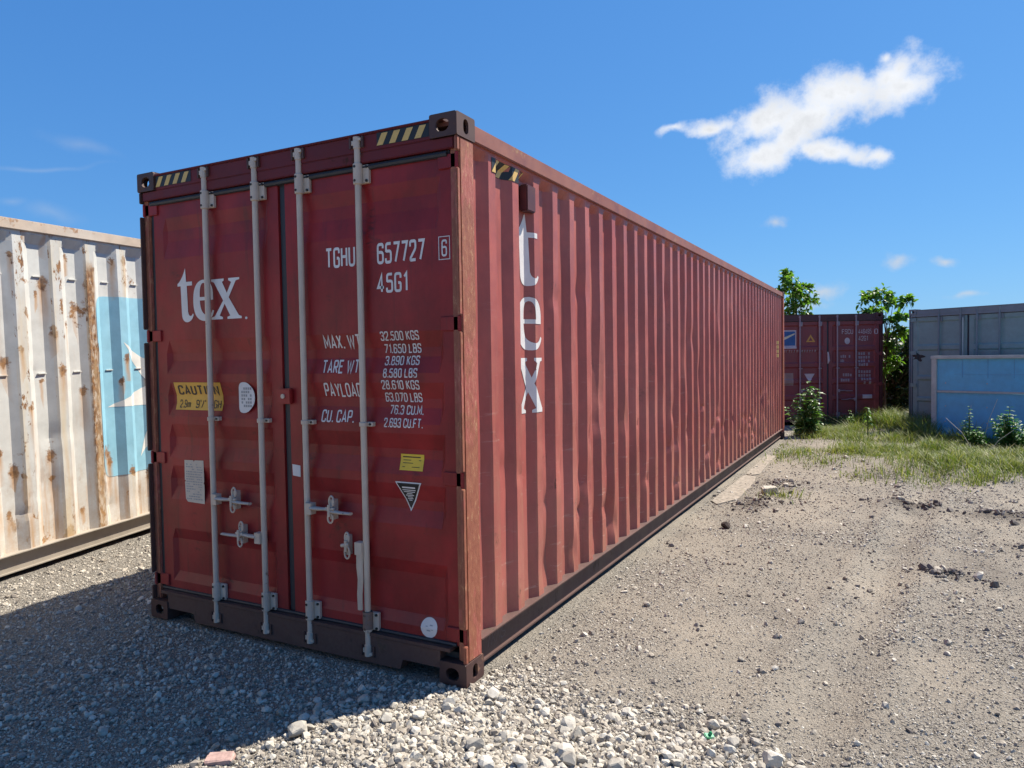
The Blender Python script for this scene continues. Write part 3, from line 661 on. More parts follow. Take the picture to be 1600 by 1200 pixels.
def dents_main(y, z):
    if .62 < y < 1.06 and z > 1.3: return 0.0
    e = 0
    for cy, cz, a, b, m in DENTS:
        q = ((y - cy) / a) ** 2 + ((z - cz) / b) ** 2
        if q < 6: e += m * math.exp(-q)
    wob = .0015 * math.sin(y * 9.1 + z * 3.1) * math.sin(z * 4.3 + y * 2.0) + .0010 * math.sin(z * 9 + y * 23) * math.sin(y * 1.7 + 2)
    return e + wob * min(1, max(0, (2.7 - z) * 3, 0)) * min(1, max(0, (z - .2) * 4))
frame_and_shell(main, H1, CL, (MT['cast'], MT['redpost'], MT['header'], MT['redrail'], MT['sill'], MT['floor'], MT['red']), HZ, None)
wall1 = Wall(.168, CL - .14, .192, H1 - .1, -.030, .042, .076, .062, .078, .366, taper=.05, dents=dents_main)
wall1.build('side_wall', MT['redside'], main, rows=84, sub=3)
wall1b = Wall(.168, CL - .14, .192, H1 - .1, -.030, .042, .076, .062, .078, .366, taper=.05, mirror=True)
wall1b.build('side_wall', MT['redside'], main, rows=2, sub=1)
# door press profile: folds facing up and down
PR = [(.19, 0), (.255, 0), (.315, .02), (.53, .02), (.60, 0), (.78, 0)]
zz = .79
while zz < 1.65:
    PR += [(zz, 0), (zz + .085, .024), (zz + .135, .024), (zz + .22, 0)]; zz += .27
PR += [(2.34, 0), (2.45, .013), (2.52, .013), (2.60, 0), (2.715, 0)]
PR = sorted(set(PR))
dl = Door(-CW + .092, -1.252, .192, 2.712, .046, PR); dr = Door(-1.198, -.046, .192, 2.712, .046, PR)
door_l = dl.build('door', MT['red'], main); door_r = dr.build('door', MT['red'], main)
# rubber seals
g = MB(); g.box(-1.2515, -1.1985, .058, .085, .20, 2.70); g.build('door_gasket', MT['gasket'], main, bevel=.006)
g = MB(); g.box(-CW + .07, -.07, .040, .07, 2.690, 2.7205); g.tube([(-CW + .08, .038, 2.703), (-.08, .038, 2.703)], .016, 8); g.build('door_gasket', MT['gasket'], main)
g = MB(); g.tube([(-CW + .08, .044, .196), (-.08, .044, .196)], .011, 8); g.build('door_gasket', MT['gasket'], main)
for xg in (-.034, -CW + .057):
    g = MB(); g.box(xg - (.011 if xg > -1 else .034), xg + (.011 if xg > -1 else .034), .05, .08, .2, 2.70); g.build('door_gasket', MT['gasket'], main)
# hinges
for dobj, x_out, sg in ((door_r, -.018, 1), (door_l, -CW + .018, -1)):
    for h in HZ:
        hb = MB(); a, b = sorted((x_out + sg * .006, x_out - sg * .12)); hb.box(a, b, .034, .047, h - .036, h + .036)
        hb.tube([(x_out - sg * .004, .030, h - .04), (x_out - sg * .004, .030, h + .04)], .010, 8)
        hb.build('hinge', MT['red'], dobj, bevel=.003, seg=1)
rod_with_hardware(door_l, -1.822, H1, MT['rod'], None, 1, .83)
rod_with_hardware(door_l, -1.398, H1, MT['rod'], None, -1, .626)
rod_with_hardware(door_r, -1.052, H1, MT['rod'], None, 1, .836)
rod_with_hardware(door_r, -.632, H1, MT['rod'], None, 0, .645)
# rust-red lower length of the last rod
MB().tube([(-.632, .012, .30), (-.632, .012, .205)], .0285, 12).build('rod_sleeve', MT['rodrust'], door_r, smooth=True)
# cam keepers on header and sill
for x in (-1.822, -1.398, -1.052, -.632):
    for zc in (H1 - .065, .085):
        kp = MB(); kp.box(x - .046, x - .034, -.002, .03, zc - .03, zc + .03); kp.box(x + .036, x + .048, -.002, .03, zc - .03, zc + .03); kp.box(x - .040, x + .042, .0085, .0118, zc - .028, zc + .028)
        kp.build('cam_keeper', MT['cast'], main, bevel=.003, seg=1)
# customs seal plate over the meeting stiles
sp = MB().box(-1.275, -1.165, .016, .042, 1.425, 1.515).build('seal_plate', MT['red'], main, bevel=.006)
MB().tube([(-1.22, .008, 1.47), (-1.22, .018, 1.47)], .014, 8).build('bolt', MT['rod'], sp)
# --- lettering and stickers
DL, DR = dl.decal(), dr.decal()
ty, s_ = 1.937, .247
DL.make('logo_lettering', MT['white'], door_l, polys=[placed(glyph_t(), -2.135, ty, .34, s_), placed(glyph_e(), -1.992, ty, .30, s_), placed(glyph_x(), -1.825, ty, .305, s_), (ellipse(-1.531, 1.937, .010, .008, 10), [])])
cs = DL.make('caution_sticker', MT['csticker'], door_l, polys=[(rect(-2.205, 1.372, -1.775, 1.548), [])])
for t_ in ((('CAUTION', -2.175, -1.80, 1.468, 1.53), dict(stroke=.2)), (("2.9m", -2.170, -2.07, 1.385, 1.437), dict(stroke=.15)), (("9'/' HIGH", -2.02, -1.79, 1.385, 1.437), dict(stroke=.15))): DL.make('sticker_lettering', MT['ink'], cs, texts=[t_], layer=1)
RG0 = Decal([], [], lambda u, v, off: (u, .0462 - off, v))
ds = RG0.make('pale_sticker', MT['palesticker'], door_l, polys=[(rounded([(-1.612, 1.365), (-1.545, 1.362), (-1.478, 1.42), (-1.478, 1.50), (-1.545, 1.553), (-1.612, 1.548)], .05, True), [])])
RG0.make('sticker_print', MT['inkgrey'], ds, polys=[(rect(-1.59 + .018 * i, 1.40 + .021 * j, -1.577 + .018 * i, 1.414 + .021 * j), []) for i in range(5) for j in range(6) if (i * 7 + j * 3) % 5 != 0], layer=1)
RG = Decal([], [], lambda u, v, off: (u, .0462 - off, v))
dp = RG.make('data_plate', MT['cream'], door_l, polys=[([(-2.122, 1.05), (-2.04, 1.052), (-2.036, 1.042), (-2.026, 1.052), (-1.945, 1.054), (-1.943, .92), (-1.95, .91), (-1.942, .90), (-1.944, .778), (-2.10, .782), (-2.118, .80), (-2.123, .91), (-2.112, .915), (-2.124, .922)], [])])
pr_ = []; q = random.Random(3)
for j in range(15):
    x = -2.108
    while x < -1.965:
        wq = q.uniform(.006, .022)
        if q.random() < .75: pr_.append((rect(x, .80 + .0158 * j, min(x + wq, -1.958), .807 + .0158 * j), []))
        x += wq + .005
RG.make('plate_print', MT['inkgrey'], dp, polys=pr_, layer=1)
DR.make('white_tag', MT['palesticker'], door_r, polys=[([(-1.190, 1.074), (-1.128, 1.068), (-1.128, 1.002), (-1.188, 1.008)], [])])
tl = [(('TGHU', -.900, -.690, 2.184, 2.297), dict(stroke=.16)), (('657727', -.541, -.232, 2.182, 2.295), dict(stroke=.16)), (('45G1', -.545, -.345, 2.028, 2.133), dict(stroke=.16)), (('6', -.130, -.097, 2.192, 2.278), dict(stroke=.14))]
for t_ in tl: DR.make('number_lettering', MT['white'], door_r, texts=[t_])
DR.make('number_frame', MT['white'], door_r, polys=[(rect(-.148, 2.176, -.079, 2.295), [rect(-.144, 2.180, -.083, 2.291)[::-1]])])
rows = [('MAX. WT.', -.937, -.656, 1.737, 1.815), ('TARE WT.', -.951, -.670, 1.600, 1.676), ('PAYLOAD', -.941, -.676, 1.468, 1.548), ('CU. CAP.', -.962, -.728, 1.326, 1.396)]
for r_ in rows: DR.make('weight_lettering', MT['white'], door_r, texts=[(r_, dict(stroke=.15))])
v0 = [1.774, 1.706, 1.642, 1.576, 1.513, 1.446, 1.379, 1.310]
num = ['32.500 KGS', '71.650 LBS', '3.890 KGS', '8.580 LBS', '28.610 KGS', '63.070 LBS', '76.3 CU.M.', '2.693 CU.FT.']
uu = [(-.535, -.285), (-.522, -.282), (-.515, -.290), (-.519, -.297), (-.533, -.287), (-.521, -.281), (-.490, -.272), (-.520, -.268)]
for n_, (a, b), v in zip(num, uu, v0): DR.make('weight_lettering', MT['whiteworn'], door_r, texts=[((n_, a, b, v, v + .050), dict(stroke=.155))])
ys = DR.make('yellow_sticker', MT['ysticker'], door_r, polys=[(rect(-.428, 1.083, -.278, 1.168), [])])
DR.make('sticker_print', MT['ink'], ys, polys=[(rect(-.415, 1.150, -.30, 1.156), []), (rect(-.41, 1.135, -.36, 1.138), []), (rect(-.41, 1.12, -.345, 1.123), []), (rect(-.31, 1.135, -.295, 1.138), []), (rect(-.41, 1.10, -.395, 1.103), []), (rect(-.35, 1.10, -.30, 1.103), [])], layer=1)
ts = DR.make('triangle_sticker', MT['palesticker'], door_r, polys=[([(-.452, 1.022), (-.368, .862), (-.283, 1.022)], [])])
t2 = DR.make('triangle_field', MT['black'], ts, polys=[([(-.441, 1.0155), (-.368, .876), (-.294, 1.0155)], [])], layer=1)
DR.make('sticker_print', MT['palesticker'], ts, polys=[(rect(-.368 - h_, z_, -.368 + h_, z_ + .008 if i == 0 else z_ + .0045), []) for i, (z_, h_) in enumerate([(.988, .042), (.976, .042), (.966, .036), (.956, .018), (.947, .026), (.938, .016), (.929, .018), (.92, .01)])], layer=2)
ro = DR.make('round_sticker', MT['palesticker'], door_r, polys=[(ellipse(-.254, .257, .052, .052, 28), [])])
DR.make('sticker_print', MT['inkgrey'], ro, polys=[(rect(-.275, .262, -.262, .266), []), (rect(-.25, .268, -.232, .274), []), (rect(-.268, .24, -.245, .246), []), (rect(-.238, .246, -.228, .25), [])], layer=1)
# hazard stripes on header ends
def stripes(u0, u1, v0, v1, pitch, duty, slant):
    out = []; x = u0 - pitch
    while x < u1 + pitch:
        pts = [(x, v0), (x + pitch * duty, v0), (x + pitch * duty + slant, v1), (x + slant, v1)]
        cl = [(min(max(a, u0), u1), b) for a, b in pts]
        if abs(cl[1][0] - cl[0][0]) + abs(cl[2][0] - cl[3][0]) > .02: out.append((cl, []))
        x += pitch
    return out
HD = Decal([], [], lambda u, v, off: (u, .012 - off, v))
for (a, b) in ((-.50, -.17), (-CW + .17, -CW + .50)):
    hz_ = HD.make('hazard_stripes', MT['black'], main, polys=[(rect(a, 2.795, b, 2.864), [])])
    for st_ in stripes(a, b, 2.797, 2.858, .080, .5, .034): HD.make('yellow_stripe', MT['yellow'], hz_, polys=[st_], layer=1)
# --- right side wall: vertical lettering, vent, stripes, small label at the far end
DS = wall1.decal()
DS.make('logo_lettering', MT['white'], main, polys=[placed(glyph_t(), .752, 2.115, .52, .315), placed(glyph_e(), .762, 1.722, .385, .312), placed(glyph_x(), .755, 1.335, .315, .335)])
hz_ = DS.make('hazard_stripes', MT['black'], main, polys=[(rect(.40, 2.685, .80, 2.765), [])])
for st_ in stripes(.40, .80, 2.687, 2.763, .11, .42, .06): DS.make('yellow_stripe', MT['yellow'], hz_, polys=[st_], layer=1)
vb = MB(); vb.box(-.066, -.012, .80, .915, 2.545, 2.70); vb.build('vent_box', MT['fdark'], main, bevel=.006)
DS.make('yellow_label', MT['yellow'], main, polys=[(rect(11.43, 1.61 + .082 * j, 11.55, 1.672 + .082 * j), []) for j in range(4)])
# faint chalk marks on the bottom rail web
CH = Decal([], [], lambda u, v, off: (-.060 + off, u, v))
chm = plain('faint_chalk', (.16, .13, .125), .9)
CH.make('chalk_marks', chm, main, texts=[(('TKNS', .30, .52, .085, .15), dict(stroke=.05, slant=.25))])

# ================================================================== white rusty container
YW = .1855; PW = .0245
wroot = empty('shipping_container', (-4.27, 0, -.03), (0, 0, 0))
Mw = Matrix.Rotation(YW, 4, 'Z') @ Matrix.Rotation(PW, 4, 'X')
off = -4.0; loc = Vector((-4.27, 0, -.03)) + (Mw @ Vector((0, off, 0)))
wroot.matrix_world = Matrix.Translation(loc) @ Mw
tag(wroot, 'rust-streaked white shipping container with light blue square and white star, at the left edge', 'container')
frame_and_shell(wroot, 2.896, CL, (MT['wsill'], MT['wrail'], MT['wwhite'], MT['wrail'], MT['wsill'], MT['floor'], MT['wwhite']), HZ, None, notch=False)
_r = random.Random(9)
WD = [(_r.uniform(3, 7), _r.uniform(.3, 2.4), _r.uniform(.04, .1), _r.uniform(.03, .10), _r.uniform(.006, .016)) for i in range(50)]
def dents_w(y, z):
    if y > 5.0 and .5 < z < 2.4: return 0.0
    e = 0
    for cy, cz, a, b, m in WD:
        q_ = ((y - cy) / a) ** 2 + ((z - cz) / b) ** 2
        if q_ < 6: e += m * math.exp(-q_)
    return e + .0012 * math.sin(z * 5 + y * 7)
wall2 = Wall(.168, CL - .14, .192, 2.79, -.030, .046, .085, .076, .106, 4.318, taper=.075, dents=dents_w)
wall2.build('side_wall', MT['wwhite'], wroot, rows=44, sub=2)
Wall(.168, CL - .14, .192, 2.79, -.030, .046, .085, .076, .106, 4.318, taper=.075, mirror=True).build('side_wall', MT['wwhite'], wroot, rows=2, sub=1)
MB().box(-CW + .08, -.08, .03, .05, .19, 2.71).build('door', MT['wwhite'], wroot)
WDc = wall2.decal()
sq = WDc.make('logo_square', MT['wblue'], wroot, polys=[(rounded(rect(5.085, .62, 6.80, 2.30), .13, True), [])])
star = []; cx, cz = 5.91 + 4.0 - 4.0, 1.39
for i in range(14):
    a = R(137.8) + i * math.pi / 7; rr = .724 if i % 2 == 0 else .235
    star.append((cx + rr * math.cos(a), cz + rr * math.sin(a)))
WDc.make('logo_star', MT['wstar'], sq, polys=[(star, [])], layer=1)
# small bracket nubs welded in the flutes
for j, zz_ in enumerate((2.43, 1.62)):
    for i in range(-1, 5):
        yy = 4.318 + .343 * i + .085 + .076
        MB().box(-.078, -.064, yy + .03, yy + .106, zz_ - .004, zz_ + .004).build('lashing_bar', MT['wwhite'], wroot)

# ================================================================== background containers
def door_block(root, H, mats, rods, prof, hands=True):
    mdoor, mrod, mgask = mats
    a = Door(-CW + .074, -1.245, .192, H - .185, .046, prof); b = Door(-1.205, -.074, .192, H - .185, .046, prof)
    oa = a.build('door', mdoor, root); ob = b.build('door', mdoor, root)
    MB().box(-1.243, -1.207, .058, .085, .20, H - .19).build('door_gasket', MT['gasket'], root)
    MB().box(-CW + .075, -.075, .046, .07, H - .184, H - .172).build('door_gasket', MT['gasket'], root)
    for i, x in enumerate(rods):
        par = oa if x < -1.22 else ob
        rod_with_hardware(par, x, H, mrod, None, (1, -1, 1, -1)[i] if hands else None, (.80, .60, .80, .60)[i], det=False, zt=H - .07)
    for o_, x_out, sg in ((ob, -.03, 1), (oa, -CW + .03, -1)):
        for h in (.25, .95, 1.65, 2.36):
            hb = MB(); q0, q1 = sorted((x_out + sg * .006, x_out - sg * .12)); hb.box(q0, q1, .022, .044, h - .04, h + .04); hb.build('hinge', mdoor, o_)
    return a, b, oa, ob
H2 = 2.591
froot = empty('shipping_container', (1.71, 15.70, 0), (0, 0, math.atan2(.86, 2.01)))
tag(froot, 'maroon shipping container with grey door rods and blue logo panel, behind the leafy weed', 'container')
frame_and_shell(froot, H2, CL, (MT['fdark'], MT['fdark'], MT['fdark'], MT['fdark'], MT['fdark'], MT['floor'], MT['fred']), HZ, None, notch=False, header_bot=H2 - .17)
for mir in (False, True): Wall(.168, CL - .14, .192, H2 - .1, -.030, .036, .072, .068, .070, .4, mirror=mir).build('side_wall', MT['fred'], froot, rows=2, sub=1)
prf = [(.19, 0)]
for z0_, z1_ in ((.24, .60), (.68, .98), (1.06, 1.36), (1.44, 1.74), (1.82, 2.33)): prf += [(z0_, 0), (z0_ + .03, .02), (z1_ - .03, .02), (z1_, 0)]
prf += [(2.41, 0)]
fa, fb, foa, fob = door_block(froot, H2, (MT['fred'], MT['frod'], None), (-1.86, -1.42, -1.02, -.60), prf)
FL, FR = fa.decal(), fb.decal()
lg = FL.make('logo_panel', MT['fwhite'], foa, polys=[(rect(-2.33, 1.79, -1.93, 2.22), [])])
FL.make('logo_field', MT['fblue'], lg, polys=[(rect(-2.30, 1.86, -1.955, 2.19), [])], layer=1)
FL.make('logo_swoosh', plain('cream_swoosh', (.6, .56, .38), .5), lg, polys=[([(-2.30, 2.02)] + bez((-2.30, 2.02), (-2.15, 2.08), (-1.965, 2.15), 6) + [(-1.965, 2.12)] + bez((-1.965, 2.12), (-2.12, 2.03), (-2.22, 1.99), 6) + [(-2.30, 1.97)], [])], layer=2)
FL.make('warning_triangle', MT['forange'], foa, polys=[([(-1.71, 1.94), (-1.50, 1.94), (-1.605, 2.11)], [[(-1.65, 1.965), (-1.605, 2.05), (-1.56, 1.965)]])])
FL.make('white_triangle', MT['fwhite'], foa, polys=[([(-1.75, 1.20), (-1.635, .99), (-1.515, 1.20)], [])])
FL.make('cream_plate', plain('dull_cream_plate', (.3, .2, .17), .6), foa, polys=[(rect(-2.24, .93, -2.0, 1.22), [])])
q = random.Random(8)
FL.make('small_lettering', MT['frod'], foa, polys=[(rect(-2.28 + .058 * i, 1.705, -2.28 + .058 * i + q.uniform(.02, .042), 1.755), []) for i in range(14)])
FR.make('number_lettering', MT['fwhite'], fob, texts=[(('FSCU', -.90, -.65, 2.11, 2.22), dict(stroke=.11)), (('446495', -.53, -.24, 2.11, 2.22), dict(stroke=.11)), (('0', -.18, -.10, 2.10, 2.22), dict(stroke=.13)), (('42G1', -.53, -.32, 1.95, 2.06), dict(stroke=.11))])
FR.make('round_sticker', MT['fwhite'], fob, polys=[(ellipse(-.78, 1.95, .06, .075, 20), [])])
pl_ = []
for (z_, x0, x1, nn) in [(1.56, -.93, -.70, 5), (1.46, -.93, -.84, 3), (1.13, -.93, -.67, 5), (1.01, -.93, -.73, 4)] + [(1.62 - .085 * i, -.53, -.26, 5) for i in range(4)] + [(1.20 - .085 * i, -.53, -.24, 5) for i in range(4)]:
    x = x0; stp = (x1 - x0) / nn
    for i in range(nn):
        if q.random() < .85: pl_.append((rect(x, z_, x + stp * q.uniform(.6, .85), z_ + q.uniform(.055, .07)), []))
        x += stp
FR.make('weight_lettering', MT['frod'], fob, polys=pl_)
FR.make('white_label', MT['fwhite'], fob, polys=[(rect(-.44, .615, -.23, .70), [])])
ctag = MB(); ctag.tube([(-1.225, .03, 1.70), (-1.21, .028, 1.50), (-1.225, .03, 1.43)], [.02, .028, .01], 8); ctag.build('seal_tag', MT['fwhite'], froot)

ang = math.atan2(-1.18, 1.92)
groot = empty('shipping_container', (4.287, 13.72, 0), (0, 0, ang))
tag(groot, 'blue-grey container doors standing behind the low blue panelled bin', 'container')
frame_and_shell(groot, H2, 6.058, (MT['greyframe'], MT['greyframe'], MT['greyframe'], MT['greyframe'], MT['greyframe'], MT['floor'], MT['greyred']), HZ, None, notch=False, header_bot=H2 - .17)
for mir in (False, True): Wall(.168, 5.9, .192, H2 - .1, -.030, .036, .072, .068, .070, .4, mirror=mir).build('side_wall', MT['greyred'], groot, rows=2, sub=1)
prg = [(.19, 0)]
for z0_, z1_ in ((.24, .62), (.68, 1.08), (1.14, 1.72), (1.80, 2.33)): prg += [(z0_, 0), (z0_ + .03, .022), (z1_ - .03, .022), (z1_, 0)]
prg += [(2.41, 0)]
ga, gb_, goa, gob = door_block(groot, H2, (MT['grey'], MT['greyframe'], None), (-1.80, -1.36, -1.04, -.62), prg, hands=False)
GLD = ga.decal()
GLD.make('black_splotch', MT['black'], goa, polys=[([(-2.26 + .11 * math.cos(a) * (1 + .45 * math.sin(5 * a + 1)), 1.555 + .075 * math.sin(a) * (1 + .4 * math.sin(4 * a))) for a in np.linspace(0, 2 * math.pi, 30)[:-1]], [])])
MB().tube([(-1.30, -.012, 1.30), (-1.30, -.012, 2.36)], .012, 8).build('bare_rod', MT['blueframe'], gob)

# ================================================================== low blue panelled bin
broot = empty('panel_bin', (2.58, 13.55, 0), (0, 0, R(-24)))
tag(broot, 'low bright blue panelled bin with pale grey steel frame, right edge behind the bush', 'bin')
BW, BH, BD = 3.4, 1.585, .8
for px_, py_ in ((0, 0), (BW - .13, 0), (0, BD - .12), (BW - .13, BD - .12)):
    MB().box(px_ + (.0 if px_ == 0 else .03), px_ + (.10 if px_ == 0 else .13), py_, py_ + .12, .02, BH - .06).build('post', MT['blueframe'], broot, bevel=.008)
fr = MB(); fr.box(-.01, BW + .01, -.012, .10, BH - .06, BH); fr.box(-.01, BW + .01, BD - .10, BD + .012, BH - .06, BH); fr.box(-.01, .1, .1, BD - .1, BH - .06, BH); fr.box(BW - .1, BW + .01, .1, BD - .1, BH - .06, BH)
fr.build('top_rail', MT['blueframe'], broot, bevel=.006)
fr = MB(); fr.box(.10, BW - .10, .012, .05, .865, .905); fr.build('middle_rail', MT['blueframe'], broot, bevel=.004)
for z0_, z1_ in ((.02, .86), (.91, BH - .06)):
    MB().box(.10, BW - .10, .04, .06, z0_, z1_).build('panel', MT['blue'], broot)
for i in range(7):
    xx = .55 + .43 * i
    MB().box(xx - .004, xx + .004, .034, .041, 1.16, BH - .07).build('panel_seam', plain('light_blue_seam', (.12, .36, .56), .5) if i == 0 else bpy.data.materials['light_blue_seam'], broot)
MB().box(.4, BW - .4, .034, .041, 1.222, 1.229).build('panel_seam', bpy.data.materials['light_blue_seam'], broot)
for zz_ in (.30, .60, 1.05):
    for i in range(5): MB().tube([(.25 + .72 * i, .034, zz_), (.25 + .72 * i, .042, zz_)], .012, 8).build('rivet', MT['blueframe'], broot)
sd = MB(); sd.box(.02, .04, .12, BD - .12, .02, BH - .06); sd.box(BW - .04, BW - .02, .12, BD - .12, .02, BH - .06); sd.box(.13, BW - .13, BD - .06, BD - .04, .02, BH - .06); sd.box(.05, BW - .05, .06, BD - .06, .3, .32)
sd.build('side_panel', MT['blue'], broot)

# ================================================================== ground sheet
def axis(lo, hi, step, far):
    a = list(np.arange(lo, hi + 1e-6, step)); st = step; x = lo; left = []
    while x > -far: st *= 1.22; x -= st; left.append(x)
    st = step; x = hi; right = []
    while x < far: st *= 1.22; x += st; right.append(x)
    return np.array(left[::-1] + a + right)
gx = axis(-6.5, 5.5, .045, 900); gy = axis(-2.6, 11.0, .05, 900)
GX, GY = np.meshgrid(gx, gy, indexing='ij'); GZ = ground_h(np.clip(GX, -60, 60), np.clip(GY, -60, 60))
far_f = sm(np.maximum(np.abs(GX), np.abs(GY)), 30, 60); GZ = GZ * (1 - far_f) - .03 * far_f
nx, ny = len(gx), len(gy)
def fast_mesh(name, V, F4, mat, attrs=None, smooth=False):
    me = bpy.data.meshes.new(name); V = np.ascontiguousarray(V, np.float32); F4 = np.ascontiguousarray(F4, np.int32); k_ = F4.shape[1]
    me.vertices.add(len(V)); me.vertices.foreach_set('co', V.ravel())
    me.loops.add(F4.size); me.loops.foreach_set('vertex_index', F4.ravel())
    me.polygons.add(len(F4)); me.polygons.foreach_set('loop_start', np.arange(0, F4.size, k_, dtype=np.int32))
    me.polygons.foreach_set('use_smooth', np.full(len(F4), bool(smooth)))
    for n_, a in (attrs or {}).items():
        at = me.attributes.new(n_, 'FLOAT', 'POINT'); at.data.foreach_set('value', np.ascontiguousarray(a, np.float32))
    me.materials.append(mat); me.update(calc_edges=True); me.validate(); return me
idx = np.arange(nx * ny).reshape(nx, ny)
F = np.stack([idx[:-1, :-1], idx[1:, :-1], idx[1:, 1:], idx[:-1, 1:]], -1).reshape(-1, 4)
def gmasks(x, y):
    """gravel share, dark soil share"""
    g_ = sm(fbm(x * .9, y * .9, 4, 31), .42, .62) * .75
    heap = 0
    for cx, cy, a, b, m in HEAP: heap = np.maximum(heap, np.exp(-((x - cx) / (a * 1.25)) ** 2 - ((y - cy) / (b * 1.3)) ** 2))
    left = sm(-x + .35 * y, .0, .9) * sm(-y, -1.2, .6) + sm(-x, 2.0, 2.6)
    g_ = np.clip(np.maximum(np.maximum(g_, sm(heap, .18, .6)), np.clip(left, 0, 1)), 0, 1)
    rut = 0
    for c0, sl_ in ((1.75, .10), (3.25, .16)): rut = np.maximum(rut, np.exp(-((x - (c0 + sl_ * (y - 2))) / .15) ** 2))
    g_ = g_ * (1 - .8 * rut * sm(y, 0, 1))
    d = 0
    for cx, cy, a, b, m in BUMPS[:7]: d = np.maximum(d, np.exp(-((x - cx) / (a * .9)) ** 2 - ((y - cy) / (b * .9)) ** 2))
    d = d * sm(fbm(x * 6, y * 6, 3, 77), .3, .6)
    return g_, np.clip(d, 0, 1)
GG, GD = gmasks(GX.ravel(), GY.ravel())
m, N, b = newmat('sandy_gravel_ground')
co = N.n('ShaderNodeNewGeometry').outputs['Position']
ag = N.n('ShaderNodeAttribute', attribute_name='gravel').outputs['Fac']; ad = N.n('ShaderNodeAttribute', attribute_name='soil').outputs['Fac']
n1 = N.noise(co, 1.3, 6, .6); n2 = N.noise(co, 38, 6, .7); n3 = N.noise(co, 150, 3, .6)
sand = N.mix(N.ramp(n1, .32, .68), (.330, .286, .226), (.258, .230, .190))
grit = N.mix(N.ramp(n2, .3, .7), (.112, .101, .087), (.375, .342, .29))
def pebbles(scale, keep):
    vor = N.n('ShaderNodeTexVoronoi', {'Vector': N.v('ADD', co, N.v('MULTIPLY', N.v('SUBTRACT', N.noise(co, scale * .8, 2, out=1), (.5, .5, .5)), (.6 / scale, .6 / scale, .6 / scale))), 'Scale': scale, 'Randomness': 1.0})
    sp_ = N.n('ShaderNodeSeparateColor', {0: vor.outputs['Color']}); on = N.m('GREATER_THAN', sp_.outputs[0], 1 - keep)
    dome = N.m('MULTIPLY', N.ramp(vor.outputs['Distance'], .12, .50, 1, 0), on); return dome, sp_.outputs[1], N.m('MULTIPLY', N.ramp(vor.outputs['Distance'], .36, .46, 1, 0), on)
d1_, t1_, k1_ = pebbles(48.0, .42); d2_, t2_, k2_ = pebbles(105.0, .60)
peb1 = N.mix(t1_, (.14, .125, .105), (.52, .47, .395)); peb2 = N.mix(t2_, (.14, .125, .105), (.54, .49, .41))
c = N.mix(N.m('ADD', N.m('MULTIPLY', ag, .65), N.ramp(n2, .45, .75, 0, .5), clamp=True), sand, grit)
gsh = N.m('ADD', N.ramp(n1, .38, .62, .25, .75), N.m('MULTIPLY', ag, .5), clamp=True)
c = N.mix(N.m('MULTIPLY', k2_, gsh), c, peb2); c = N.mix(N.m('MULTIPLY', k1_, gsh), c, peb1)
damp = N.m('MULTIPLY', N.ramp(N.noise(N.v('MULTIPLY', co, (1, .45, 1)), .9, 6, .68), .54, .68), N.ramp(n2, .35, .6, .3, .75)); c = N.mix(damp, c, (.16, .135, .11))
c = N.mix(N.m('MULTIPLY', ad, .8), c, (.075, .058, .046))
c = N.n('ShaderNodeVectorMath', {0: c, 3: N.ramp(n3, .3, .7, .62, 1.25)}, operation='SCALE').outputs[0]
N.t.links.new(c, b.inputs['Base Color']); b.inputs['Roughness'].default_value = .95; b.inputs['Specular IOR Level'].default_value = .2
hgt = N.m('ADD', N.m('ADD', N.m('MULTIPLY', n2, .7), N.m('MULTIPLY', n3, .3)), N.m('ADD', N.m('MULTIPLY', N.m('MULTIPLY', d1_, gsh), .7), N.m('MULTIPLY', N.m('MULTIPLY', d2_, gsh), .4)))
bp = N.n('ShaderNodeBump', {'Height': hgt, 'Strength': 1.0, 'Distance': .028}); N.t.links.new(bp.outputs[0], b.inputs['Normal'])
gm = fast_mesh('ground', np.stack([GX, GY, GZ], -1).reshape(-1, 3), F, m, {'gravel': GG, 'soil': GD}, smooth=True)
go = bpy.data.objects.new('ground', gm); COL.objects.link(go); tag(go, kind='structure')

# ================================================================== stones
def stone_mat(name):
    m, N, b = newmat(name); at = N.n('ShaderNodeAttribute', attribute_name='tone').outputs['Fac']
    info = N.n('ShaderNodeObjectInfo').outputs['Random']
    co = N.n('ShaderNodeNewGeometry').outputs['Position']; n_ = N.noise(co, 45, 5, .65)
    return m, N, b, at, info, n_
m_gr, N, b, at, info, n_ = stone_mat('gravel_stone')
cr = N.n('ShaderNodeValToRGB', {0: at}); e = cr.color_ramp.elements
e[0].position = 0; e[0].color = (.10, .085, .075, 1); e[1].position = 1; e[1].color = (.56, .515, .43, 1)
for p_, c_ in ((.12, (.20, .175, .155, 1)), (.45, (.29, .25, .20, 1)), (.7, (.42, .375, .305, 1))): q_ = e.new(p_); q_.color = c_
c = N.n('ShaderNodeVectorMath', {0: cr.outputs[0], 3: N.ramp(n_, .3, .7, .78, 1.12)}, operation='SCALE').outputs[0]
N.t.links.new(c, b.inputs['Base Color']); b.inputs['Roughness'].default_value = .92; b.inputs['Specular IOR Level'].default_value = .25
m_rk, N, b, at, info, n_ = stone_mat('pale_limestone')
c = N.mix(N.ramp(info, 0, 1), (.33, .30, .25), (.54, .50, .425)); c = N.mix(N.ramp(n_, .5, .75, 0, .6), c, (.27, .22, .175))
N.t.links.new(c, b.inputs['Base Color']); b.inputs['Roughness'].default_value = .92; b.inputs['Specular IOR Level'].default_value = .25
bp = N.n('ShaderNodeBump', {'Height': n_, 'Strength': .5, 'Distance': .006}); N.t.links.new(bp.outputs[0], b.inputs['Normal'])
